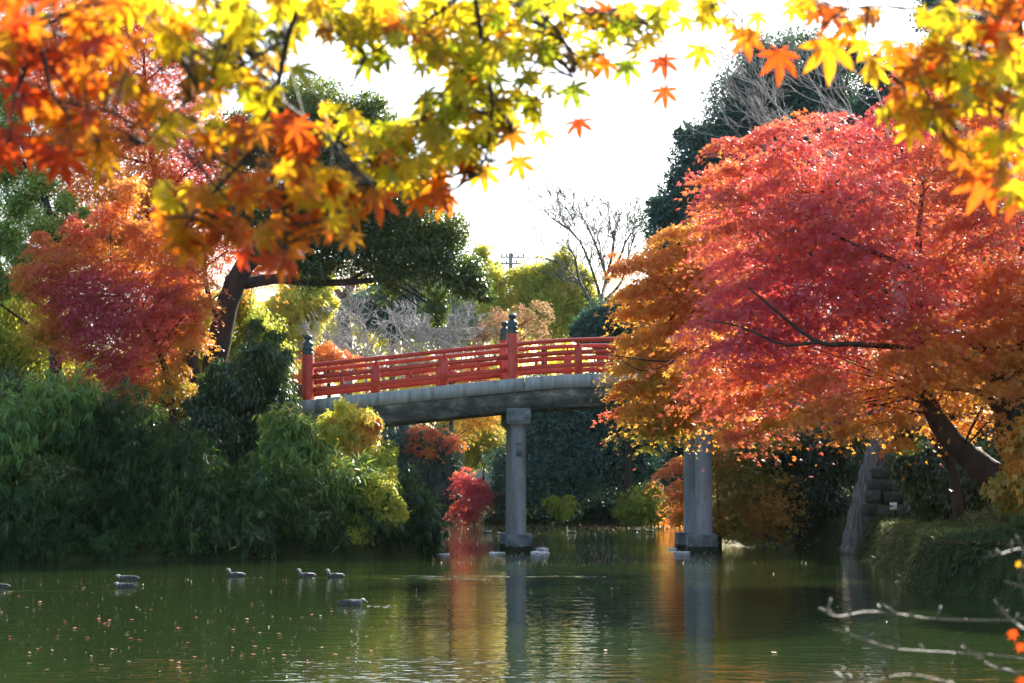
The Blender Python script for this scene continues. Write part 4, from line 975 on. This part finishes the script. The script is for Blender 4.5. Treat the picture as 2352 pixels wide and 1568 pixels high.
def duck(label, head=0.0, white=True):
    o = thing("duck", (0, 0, 0), label, "duck", "spot billed ducks on the pond")
    # tail -> back -> breast -> neck -> head -> bill root
    hx, hz = -.135 - .02 * head, .175 - .10 * head
    path = [(.235, 0, .062), (.20, 0, .052), (.15, 0, .040), (.08, 0, .036), (0, 0, .036), (-.07, 0, .042), (-.115, 0, .062), (-.128, 0, .092 - .02 * head), (-.126 - .01 * head, 0, .125 - .06 * head), (hx, 0, hz - .012), (hx - .028, 0, hz), (hx - .052, 0, hz - .006), (hx - .062, 0, hz - .010)]
    ry = [.012, .045, .075, .094, .098, .086, .060, .038, .029, .034, .035, .024, .012]
    rz = [.008, .026, .050, .068, .074, .070, .058, .042, .031, .034, .035, .024, .012]
    V, Q = section(path, ry, rz)
    fi = np.repeat(np.arange(len(path) - 1), 14)
    ang = np.tile(np.arange(14), len(path) - 1)
    mi = np.where(fi >= 8, 1, 0)
    side = (ang % 14)
    mi = np.where((fi >= 9) & np.isin(side, [2, 3, 4]), 2, mi)          # dark cap
    mi = np.where((fi >= 10) & np.isin(side, [0, 6]), 2, mi)            # eye stripe
    mi = np.where(fi <= 0, 2, mi)
    sd = 14
    me = mesh_np("body", V, [Q, ], smooth=True, mat_idx=mi)
    bo = link_mesh("body", me, [M['duck_body'], M['duck_face'], M['duck_dark']], o)
    bv, bq = section([(hx - .056, 0, hz - .010), (hx - .075, 0, hz - .018), (hx - .098, 0, hz - .024), (hx - .106, 0, hz - .025)], [.013, .012, .014, .006], [.012, .008, .005, .002], 10)
    me = mesh_np("bill", bv, [bq], smooth=True, mat_idx=np.repeat([0, 0, 1], 10)); link_mesh("bill", me, [M['duck_dark'], M['duck_bill']], o)
    for s_ in (-1, 1):
        wv, wq = section([(-.065, s_ * .080, .062), (-.02, s_ * .097, .070), (.05, s_ * .094, .074), (.12, s_ * .072, .076), (.18, s_ * .036, .080), (.215, s_ * .015, .084)], [.008, .014, .016, .015, .012, .004], [.02, .036, .040, .032, .018, .004], 10)
        wi = np.full(len(wq), 0); wi[(np.repeat(np.arange(5), 10) >= 3)] = 1
        if white: wi[(np.repeat(np.arange(5), 10) >= 2) & np.isin(np.tile(np.arange(10), 5), [1, 2, 3])] = 2
        link_mesh("wing", mesh_np("wing", wv, [wq], smooth=True, mat_idx=wi), [M['duck_body'], M['duck_dark'], M['duck_white']], o)
        b = MB(); b.lathe((hx - .030, s_ * .033, hz + .006), [(.001, -.006), (.005, -.003), (.006, 0), (.005, .003), (.001, .006)], 8); b.build("eye", M['duck_dark'], bo, smooth=True)
    return o
def dup(src, label):
    r = src.copy(); col.objects.link(r); r["label"] = label
    for ch in src.children:
        c_ = ch.copy(); col.objects.link(c_); c_.parent = r
        for g_ in ch.children:
            d_ = g_.copy(); col.objects.link(d_); d_.parent = c_
    return r
up = duck("duck swimming alone with raised neck, left of the swimming pair", 0)
low = duck("hunched grey duck with head drawn in, nearest to the viewer", .75, False)
def put(o, px, py, rz, sc):
    p = on_water(px, py); o.location = (p[0], p[1], -.012 * sc); o.rotation_euler = (0, 0, rz); o.scale = (sc, sc, sc)
put(up, 540, 1324, .15, 1.0)
put(low, 808, 1391, math.pi - .2, 1.1)
for px, py, rz, sc, src, lab in ((702, 1325, .1, 1.0, up, "front duck of the swimming pair heading left"), (768, 1326, .05, 1.0, up, "rear duck of the swimming pair trailing a bright wake"),
                                 (292, 1333, .1, 1.15, low, "sunlit pale duck of the left pair, farther one"), (287, 1350, .0, 1.0, low, "dark duck of the left pair, nearer one"), (-6, 1352, .2, 1.1, low, "duck cut by the left edge with only its tail showing"),
                                 (1118, 1224, 2.9, .95, low, "tiny far duck beyond the middle pier, on its left"), (1022, 1226, .2, .95, low, "tiny far duck off the promontory tip"), (1152, 1227, .3, .9, low, "tiny far duck touching the left side of the middle pier"),
                                 (1312, 1224, .1, .95, low, "tiny far duck midway between the two piers"), (1461, 1220, 3.0, .95, low, "tiny far duck under the lime green bush"), (1492, 1221, .2, .9, low, "tiny far duck right of the one under the lime bush")):
    d_ = dup(src, lab); put(d_, px, py, rz, sc)
# wake of the pair
b = MB()
for (x0, y0, x1, y1, w_) in ((785, 1322, 1390, 1324, .05), (785, 1326, 1130, 1330, .05), (715, 1326, 760, 1325, .03), (840, 1391, 900, 1395, .03), (560, 1327, 610, 1326, .02), (5, 1357, 330, 1356, .018)):
    pts = np.array([on_water(x0 + (x1 - x0) * t, y0 + (y1 - y0) * t + .8 * math.sin(t * 21)) for t in np.linspace(0, 1, 60)])
    hgt = .009 + .002 * np.sin(np.linspace(0, 25, 60))
    sec = [np.stack([pts[:, 0], pts[:, 1] - w_ * 2, np.full(60, -.004)], -1), np.stack([pts[:, 0], pts[:, 1], hgt * (w_ / .05) ** .5], -1), np.stack([pts[:, 0], pts[:, 1] + w_ * 2, np.full(60, -.004)], -1)]
    V = np.concatenate(sec); i = np.arange(59)
    b.add(V, [np.concatenate([np.stack([i, i + 1, i + 61, i + 60], -1), np.stack([i + 60, i + 61, i + 121, i + 120], -1)])])
tag(b.build("water_wake", M['water'], smooth=True), "bright ripples trailing behind the swimming ducks", "wake", kind="structure")

# fallen leaves on the pond: each one of the near ones, then leaf bits and pale specks painting the glints
leafV, leafF = STAR
for i in range(80):
    px = rng.uniform(0, 900) if i < 75 else rng.uniform(900, 2000)
    py = rng.uniform(1345, 1540) if i < 75 else rng.uniform(1300, 1540)
    p = on_water(px, py)
    sc = rng.uniform(.03, .055); a = rng.uniform(0, 6.28)
    V = leafV * sc * np.array([1, 1, 0]); V[:, 2] = .012 + .018 * rng.uniform(0, 1) * (np.linalg.norm(leafV[:, :2], axis=1) ** 2)
    c_, s_ = math.cos(a), math.sin(a)
    V = np.stack([V[:, 0] * c_ - V[:, 1] * s_, V[:, 0] * s_ + V[:, 1] * c_, V[:, 2]], -1)
    o = link_mesh("fallen_leaf", mesh_np("fallen_leaf", V, [leafF], tone=np.full(len(leafF), rng.uniform(0, .9))), M['floatleaf'])
    o.location = p
    tag(o, "small fallen maple leaf floating on the pond", "leaf", "fallen leaves floating on the pond")
px = np.concatenate([rng.uniform(0, 950, 900), rng.uniform(990, 1640, 1500), rng.uniform(900, 2050, 500), rng.uniform(990, 1560, 1500)])
py = np.concatenate([1330 + 230 * rng.uniform(0, 1, 900) ** 1.8, rng.uniform(1212, 1300, 1500), rng.uniform(1290, 1450, 500), rng.normal(1209, 3, 1500)])
P_ = np.array([on_water(a, c_) for a, c_ in zip(px, py)]); P_[:, 2] = .012
ok = pond_dist(P_[:, 0], P_[:, 1]) < -.15; P_ = P_[ok]
sz = rng.uniform(.010, .027, len(P_)) * (1 + (P_[:, 1] > 50) * .9)
o = leaf_mesh("leaf_bits_and_glints", P_, gauss(len(P_)) * [1, 1, .05], unit(gauss(len(P_), .3) + np.array([0, 0, 1])), sz, rng.uniform(.1, 1.2, len(P_)), kite(.3), M['floatleaf'])
tag(o, "leaf bits and pale specks standing for glints on the pond", "debris", kind="stuff")

# ------------------------------------------------------------------ haze
m, nt, out = nodes_of('haze')
v = nt.nodes.new("ShaderNodeVolumePrincipled")
v.inputs["Color"].default_value = (.9, .95, 1, 1); v.inputs["Density"].default_value = .00004; v.inputs["Anisotropy"].default_value = .35
nt.links.new(v.outputs[0], out.inputs["Volume"])
b = MB(); b.box((0, 240, 14.2), (630, 390, 16)); o = b.build("haze", m); tag(o, "thin bright haze over the far shore", "haze", kind="stuff")

# ------------------------------------------------------------------ near maple branches overhead
def fg_branch(label, twigs, sprays, singles, seed, name="maple_branch"):
    global rng
    rng = np.random.default_rng(seed)
    root = at(twigs[0][0][0], twigs[0][0][1], twigs[0][0][2])
    o = thing(name, root, label, "maple branch", "near maple branches overhead")
    b = MB()
    allp = []
    for tw in twigs:
        pp = smooth_path([at(p[0], p[1], p[2]) for p in tw], 6)
        r = radii([p[3] * m_per_px(p[2]) for p in tw], 6)
        b.tube(pp, r, 7); allp.append(pp)
    allp = np.concatenate(allp)
    Ps, Ts, Ns, Sz, To, Zs = [], [], [], [], [], []
    def leaf(px, py, Y, size, tone, ang=None, face=None, z=None):
        c = at(px, py, Y)
        a = rng.normal(0, .55) if ang is None else ang           # 0: tip straight down
        T = np.array([math.sin(a), rng.normal(0, .3), -math.cos(a)])
        if face is None:
            N = unit(np.array([rng.normal(0, .5), -1, rng.normal(.25, .5)]))
        else: N = unit(np.array([face[0], -1, face[1]]))
        base = c - unit(T[None])[0] * size * .35
        Ps.append(base); Ts.append(T); Ns.append(N); Sz.append(size); To.append(tone); Zs.append(rng.choice([-1, 1, 1]) * rng.uniform(.4, 3.6) if z is None else z)
        j = int(np.argmin(np.linalg.norm(allp - base, axis=1)))
        q = allp[j]
        if z is not None or np.linalg.norm(q - base) < .35:
            b.tube(curve(q, base, .15, 5, .04), np.linspace(.0022, .0013, 5), 4, cap=False)
    for (px, py, rx, ry, n, t0, t1, Y0, Y1, lo, hi) in sprays:
        # small twig through the spray
        c0 = at(px, py - ry * .6, (Y0 + Y1) / 2); j = int(np.argmin(np.linalg.norm(allp - c0, axis=1)))
        tw = curve(allp[j], at(px, py + ry * .3, (Y0 + Y1) / 2), .06, 8, .06)
        b.tube(tw, np.linspace(.0036, .0018, 8), 5, cap=False)
        for _ in range(max(2, int(n * (1.15 if seed == 202 else .95)))):
            a, r = rng.uniform(0, 6.28), rng.uniform(0, 1) ** .5
            Y = rng.uniform(Y0, Y1)
            leaf(px + rx * r * math.cos(a), py + ry * r * math.sin(a), Y, rng.uniform(lo, hi) * .77, rng.uniform(t0, t1) + rng.normal(0, .09))
    for s_ in singles:
        px, py, w, tone, ang, Y = s_[:6]
        leaf(px, py, Y, w * .97 * m_per_px(Y), tone, ang, (rng.normal(0, .2), rng.normal(.1, .2)), .7)
    Ps, Ts, Ns = map(np.array, (Ps, Ts, Ns))
    leaf_mesh("leaves", Ps, Ts, Ns, np.array(Sz), np.array(To), STAR, M['fg'], o, zs=np.array(Zs))
    b.build("twigs", M['twig_fg'], o, smooth=True)
    return o
# left: red and orange, hanging lowest
fg_branch("blurred orange maple branch hanging lowest at the upper left",
    [[(700, -420, 3.3, 12), (690, -40, 3.4, 9), (660, 90, 3.45, 7.5), (630, 220, 3.5, 6.5), (570, 350, 3.5, 5.5), (510, 420, 3.55, 4), (440, 500, 3.6, 2)],
     [(40, -420, 3.0, 12), (60, -60, 3.05, 9), (90, 90, 3.1, 7), (130, 230, 3.1, 5), (230, 330, 3.15, 3)], [(90, 90, 3.1, 5), (40, 200, 3.1, 4), (20, 320, 3.1, 2)], [(130, 230, 3.1, 4), (260, 260, 3.1, 3), (330, 300, 3.1, 2)],
     [(570, 350, 3.5, 4), (640, 440, 3.6, 3), (660, 560, 3.6, 2)], [(660, 90, 3.45, 5), (540, 160, 3.4, 4), (420, 240, 3.3, 3), (330, 330, 3.3, 2)], [(630, 220, 3.5, 4), (760, 320, 3.6, 3), (850, 420, 3.7, 2)]],
    [(60, 40, 130, 80, 22, .1, .6, 2.9, 3.4, .05, .075), (40, 180, 90, 90, 14, .0, .35, 2.9, 3.3, .05, .075), (210, 90, 110, 90, 22, .1, .55, 3.0, 3.5, .05, .07), (180, 230, 80, 90, 14, .15, .5, 3.0, 3.4, .05, .075), (130, 350, 60, 45, 6, .0, .25, 3.0, 3.3, .05, .07),
     (225, 330, 55, 60, 7, .25, .5, 3.0, 3.4, .05, .07), (20, 340, 40, 40, 4, .0, .15, 3.0, 3.2, .06, .075), (350, 60, 90, 70, 14, .3, .75, 3.1, 3.6, .045, .07), (340, 230, 60, 60, 8, .2, .6, 3.1, 3.6, .045, .07),
     (480, 80, 110, 80, 30, .5, .9, 3.2, 3.8, .045, .065), (470, 210, 90, 60, 12, .35, .7, 3.2, 3.7, .045, .065), (600, 60, 100, 80, 30, .5, .9, 3.3, 3.9, .045, .065), (590, 200, 60, 70, 14, .45, .9, 3.3, 3.8, .05, .065), (430, 320, 70, 60, 9, .4, .75, 3.3, 3.7, .045, .065),
     (540, 330, 70, 60, 13, .2, .6, 3.4, 3.8, .05, .07), (660, 330, 70, 50, 12, .05, .5, 3.4, 3.9, .05, .07), (610, 430, 90, 50, 18, .1, .5, 3.4, 3.9, .05, .07), (420, 470, 70, 50, 11, .25, .65, 3.5, 3.8, .05, .07), (410, 550, 40, 35, 6, .25, .55, 3.5, 3.8, .055, .07), (510, 500, 60, 60, 9, .15, .5, 3.5, 3.8, .05, .07),
     (580, 560, 50, 45, 7, .1, .45, 3.5, 3.8, .055, .07), (650, 560, 40, 60, 7, .15, .5, 3.5, 3.8, .055, .07), (730, 420, 80, 60, 16, .2, .7, 3.5, 4.0, .05, .07), (720, 520, 60, 50, 10, .2, .6, 3.5, 3.9, .05, .07), (800, 470, 60, 60, 10, .3, .8, 3.6, 4.0, .05, .065)],
    [(660, 300, 90, .08, .35, 3.6), (650, 610, 75, .3, -.1, 3.6), (430, 570, 90, .4, -.3, 3.6), (30, 335, 95, .04, .3, 3.1), (150, 385, 90, .05, .2, 3.1), (870, 472, 80, .15, .1, 3.9), (230, 340, 95, .38, .1, 3.2), (300, 540, 55, .1, -.6, 3.5), (805, 555, 55, .45, .3, 3.6), (690, 170, 75, .85, .6, 3.8)], 201)
# centre: yellow and olive green, the olives partly standing for shaded leaves
fg_branch("yellow green maple branch hanging across the top centre sky",
    [[(1060, -420, 4.0, 10), (1090, -30, 4.1, 7), (1110, 110, 4.15, 6), (1130, 230, 4.2, 4.5), (1120, 340, 4.25, 3), (1100, 400, 4.25, 1.6)], [(1090, -30, 4.1, 5), (960, 60, 4.1, 4), (840, 130, 4.1, 2)], [(1110, 110, 4.15, 4.5), (1010, 220, 4.15, 3.6), (940, 310, 4.2, 3), (860, 380, 4.2, 2)],
     [(1090, -30, 4.1, 5), (1250, 40, 4.2, 4), (1330, 130, 4.3, 3), (1420, 110, 4.3, 2)], [(1130, 230, 4.2, 3), (1220, 230, 4.25, 2.2), (1320, 210, 4.3, 1.2)], [(1250, 40, 4.2, 3), (1400, 30, 4.3, 2.6), (1500, 60, 4.4, 1.6), (1530, 140, 4.45, 1.2), (1528, 205, 4.5, .9)], [(1330, 130, 4.3, 2), (1316, 190, 4.34, 1.4), (1328, 275, 4.35, .9)], [(1100, 400, 4.25, 1.6), (1150, 365, 4.28, 1.3), (1190, 365, 4.3, .9)], [(1130, 230, 4.2, 2), (1165, 270, 4.25, 1.4), (1178, 300, 4.3, .9)], [(1220, 230, 4.25, 1.6), (1240, 270, 4.28, 1.2), (1244, 300, 4.3, .9)]],
    [(780, 40, 110, 55, 30, .5, .85, 3.9, 4.4, .05, .07), (900, 40, 90, 60, 26, .5, .85, 3.9, 4.4, .05, .07), (860, 110, 60, 40, 8, .6, .95, 4.0, 4.4, .05, .065), (1010, 50, 80, 60, 22, .5, .9, 4.0, 4.5, .05, .07), (1000, 130, 55, 50, 11, .6, .95, 4.0, 4.5, .05, .065), (1110, 90, 90, 60, 22, .6, .95, 4.0, 4.5, .05, .065),
     (1100, 180, 70, 55, 20, .6, .95, 4.0, 4.5, .05, .065), (1130, 30, 90, 40, 16, .5, .9, 4.0, 4.5, .05, .065), (1210, 150, 60, 50, 12, .65, 1, 4.1, 4.5, .05, .065), (1240, 60, 80, 60, 16, .65, 1, 4.1, 4.6, .05, .065), (1080, 260, 70, 45, 18, .6, .95, 4.1, 4.5, .05, .065), (1010, 270, 50, 40, 10, .6, .9, 4.1, 4.5, .05, .065),
     (960, 330, 70, 45, 16, .5, .9, 4.1, 4.5, .05, .07), (870, 330, 70, 50, 14, .5, .9, 4.0, 4.4, .05, .07), (1060, 340, 50, 40, 11, .55, .95, 4.1, 4.5, .05, .065), (880, 400, 70, 40, 12, .4, .75, 4.0, 4.4, .05, .07), (980, 410, 55, 40, 11, .35, .8, 4.1, 4.4, .05, .065), (760, 280, 60, 40, 8, .6, .9, 4.0, 4.3, .05, .065), (1290, 110, 50, 40, 6, .6, 1, 4.2, 4.6, .05, .065),
     (1340, 30, 60, 35, 9, .3, 1, 4.2, 4.6, .05, .065), (1450, 70, 60, 60, 11, .5, 1, 4.2, 4.7, .05, .065), (1330, 150, 35, 20, 4, .3, .7, 4.2, 4.6, .05, .065), (1520, 40, 60, 40, 9, .6, 1, 4.3, 4.7, .055, .065), (1010, 450, 30, 25, 3, .2, .6, 4.2, 4.4, .05, .065), (1195, 250, 55, 45, 8, .6, 1, 4.2, 4.5, .05, .065), (1140, 300, 55, 45, 8, .5, .95, 4.2, 4.5, .05, .065), (1070, 385, 40, 30, 5, .4, .8, 4.2, 4.4, .05, .065), (1400, 90, 50, 50, 7, .5, 1, 4.2, 4.6, .05, .065)],
    [(1195, 385, 62, .33, .25, 4.3), (1330, 292, 58, .06, .05, 4.35), (1320, 218, 66, 1, .35, 4.35), (1527, 222, 56, .05, .1, 4.5), (1525, 152, 60, .06, .1, 4.5), (1178, 318, 62, .4, .0, 4.3), (1245, 315, 50, .8, .25, 4.3), (1112, 408, 66, .5, .1, 4.3), (845, 158, 64, .92, .05, 4.2), (1440, 165, 66, 1, .1, 4.5),
     (1205, 240, 56, .95, .1, 4.3), (990, 225, 62, .95, .9, 4.2), (1085, 330, 66, .92, .25, 4.3), (1015, 455, 58, .25, .4, 4.2), (965, 470, 62, .22, .1, 4.2), (1380, 155, 60, .2, -.6, 4.4), (925, 320, 44, .02, .4, 4.2), (1440, 60, 70, .98, .1, 4.4), (1385, 40, 70, .1, -.8, 4.4), (1260, 210, 40, .75, .2, 4.3)], 202)
# right: orange and bright yellow
fg_branch("bright yellow and orange maple branch at the upper right corner",
    [[(2440, -420, 3.2, 12), (2350, -60, 3.4, 9), (2270, 60, 3.5, 7), (2160, 150, 3.6, 5), (2060, 190, 3.7, 3), (1980, 200, 3.75, 1.6)], [(2350, -60, 3.4, 6), (2340, 130, 3.4, 5), (2300, 280, 3.45, 3.5), (2330, 420, 3.5, 2)], [(2270, 60, 3.5, 5), (2100, 20, 3.6, 4), (1950, 20, 3.8, 3), (1860, 80, 3.9, 2), (1780, 110, 4.0, 1.2)],
     [(1950, 20, 3.8, 2.4), (1780, -10, 4.0, 2), (1640, 10, 4.2, 1.4)], [(2160, 150, 3.6, 4), (2120, 260, 3.6, 2.5), (2090, 310, 3.6, 1.4)]],
    [(2270, 60, 110, 80, 26, .15, .8, 3.2, 3.8, .05, .07), (2170, 60, 80, 70, 16, .4, .75, 3.3, 3.8, .05, .07), (2330, 170, 60, 70, 14, .5, .9, 3.2, 3.6, .05, .07), (2150, 170, 90, 60, 20, .35, .85, 3.4, 3.8, .05, .065), (2060, 150, 60, 50, 8, .2, .7, 3.5, 3.9, .05, .065), (2250, 200, 80, 50, 14, .45, .9, 3.3, 3.8, .05, .07),
     (2080, 250, 60, 45, 11, .3, .8, 3.4, 3.8, .05, .065), (2180, 270, 60, 40, 9, .35, .85, 3.4, 3.8, .05, .065), (2310, 290, 55, 60, 11, .4, .85, 3.3, 3.7, .05, .07), (2230, 350, 60, 40, 9, .15, .6, 3.4, 3.8, .05, .065), (2320, 400, 45, 60, 9, .1, .55, 3.3, 3.7, .05, .07), (2330, 30, 60, 60, 12, .1, .6, 3.2, 3.6, .05, .07),
     (1640, 30, 60, 30, 9, .6, 1, 4.1, 4.5, .05, .065), (1720, 60, 50, 40, 7, .3, .9, 4.0, 4.4, .05, .065), (1940, 60, 40, 40, 5, .3, .7, 3.8, 4.1, .05, .065), (1860, 20, 50, 25, 5, .3, .8, 3.8, 4.1, .05, .065), (1990, 70, 40, 50, 4, .3, .7, 3.6, 3.9, .055, .07)],
    [(1790, 148, 80, .1, .0, 4.0), (1905, 130, 105, .42, .05, 3.9), (1900, 40, 80, .22, -.4, 3.9), (1715, 100, 66, .15, .2, 4.1), (1605, 130, 62, .45, -.3, 4.3), (2250, 440, 95, .2, -.5, 3.6), (2330, 450, 100, .1, -.3, 3.5), (2090, 310, 60, .5, 0, 3.7), (2150, 130, 80, .03, -.5, 3.6), (1840, 15, 60, .6, .2, 4.0)], 203)
rng = np.random.default_rng(301)
# near shrub twigs, lower right
o = thing("bare_shrub", at(2520, 1700, 4.0), "blurred bare shrub twigs glinting in the lower right corner", "shrub")
b = MB()
def tw(pts, Y, r0, r1):
    pp = smooth_path([at(p[0], p[1], Y + rng.uniform(-.15, .15)) for p in pts], 6)
    b.tube(pp, np.linspace(r0, r1, len(pp)) * m_per_px(Y), 7)
    for q in range(3, len(pp) - 1, 3):
        d = unit(np.array([rng.normal(-.3, .5), rng.normal(0, .3), rng.uniform(.1, .9)]))
        L = rng.uniform(.012, .04)
        b.tube([pp[q], pp[q] + d * L * .6, pp[q] + d * L], [.0018, .0026, .0013], 6)
tw([(2560, 1480, 0), (2420, 1420, 0), (2300, 1425, 0), (2150, 1422, 0), (2060, 1410, 0), (1990, 1405, 0), (1920, 1415, 0), (1882, 1395, 0)], 4.0, 2.49, 1.25)
tw([(2560, 1600, 0), (2380, 1520, 0), (2200, 1500, 0), (2060, 1490, 0), (1990, 1470, 0), (1908, 1442, 0)], 4.1, 2.10, 1.12)
tw([(2560, 1560, 0), (2420, 1530, 0), (2330, 1545, 0), (2260, 1520, 0), (2215, 1485, 0)], 3.8, 2.10, 1.51)
tw([(2560, 1640, 0), (2300, 1600, 0), (2100, 1550, 0), (1990, 1568, 0), (1900, 1560, 0)], 3.9, 1.84, 0.92)
tw([(2560, 1700, 0), (2000, 1600, 0), (1960, 1560, 0), (1935, 1530, 0)], 3.9, 1.84, 1.25)
tw([(2560, 1720, 0), (1800, 1650, 0), (1530, 1600, 0), (1450, 1533, 0)], 3.9, 2.10, 1.51)
tw([(2560, 1500, 0), (2390, 1420, 0), (2350, 1350, 0), (2340, 1310, 0), (2370, 1260, 0)], 3.7, 2.76, 1.84)
tw([(2440, 1300, 0), (2350, 1262, 0), (2300, 1272, 0), (2255, 1282, 0)], 3.7, 2.49, 1.25)
tw([(2560, 1540, 0), (2400, 1470, 0), (2330, 1430, 0), (2300, 1400, 0), (2290, 1405, 0)], 3.8, 2.76, 1.84)
for yy in (4.0,):
    c = at(2560, 1600, yy)
    for k in range(5):
        b.tube(smooth_path([np.array([c[0] + .25 + .05 * k, 4.0 + .1 * k, .2]), c + np.array([.12, .05 * k, -.6]), c + np.array([-.02, .03 * (k - 2), .05 * k - .05])], 5), np.linspace(.012, .006, 11), 7)
b.build("twigs", M['twig_gold'], o, smooth=True)
Pp = np.array([at(2325, 1450, 3.8), at(2345, 1480, 3.8), at(2350, 1560, 3.7), at(2340, 1300, 3.7)])
leaf_mesh("leaves", Pp, np.array([[.3, 0, -1], [-.3, .1, -1], [0, .1, -1], [.2, 0, 1.]]), np.array([[.2, -1, .2]] * 4, float), np.array([.02, .018, .026, .012]), np.array([.05, .02, .02, .5]), STAR, M['fg'], o)
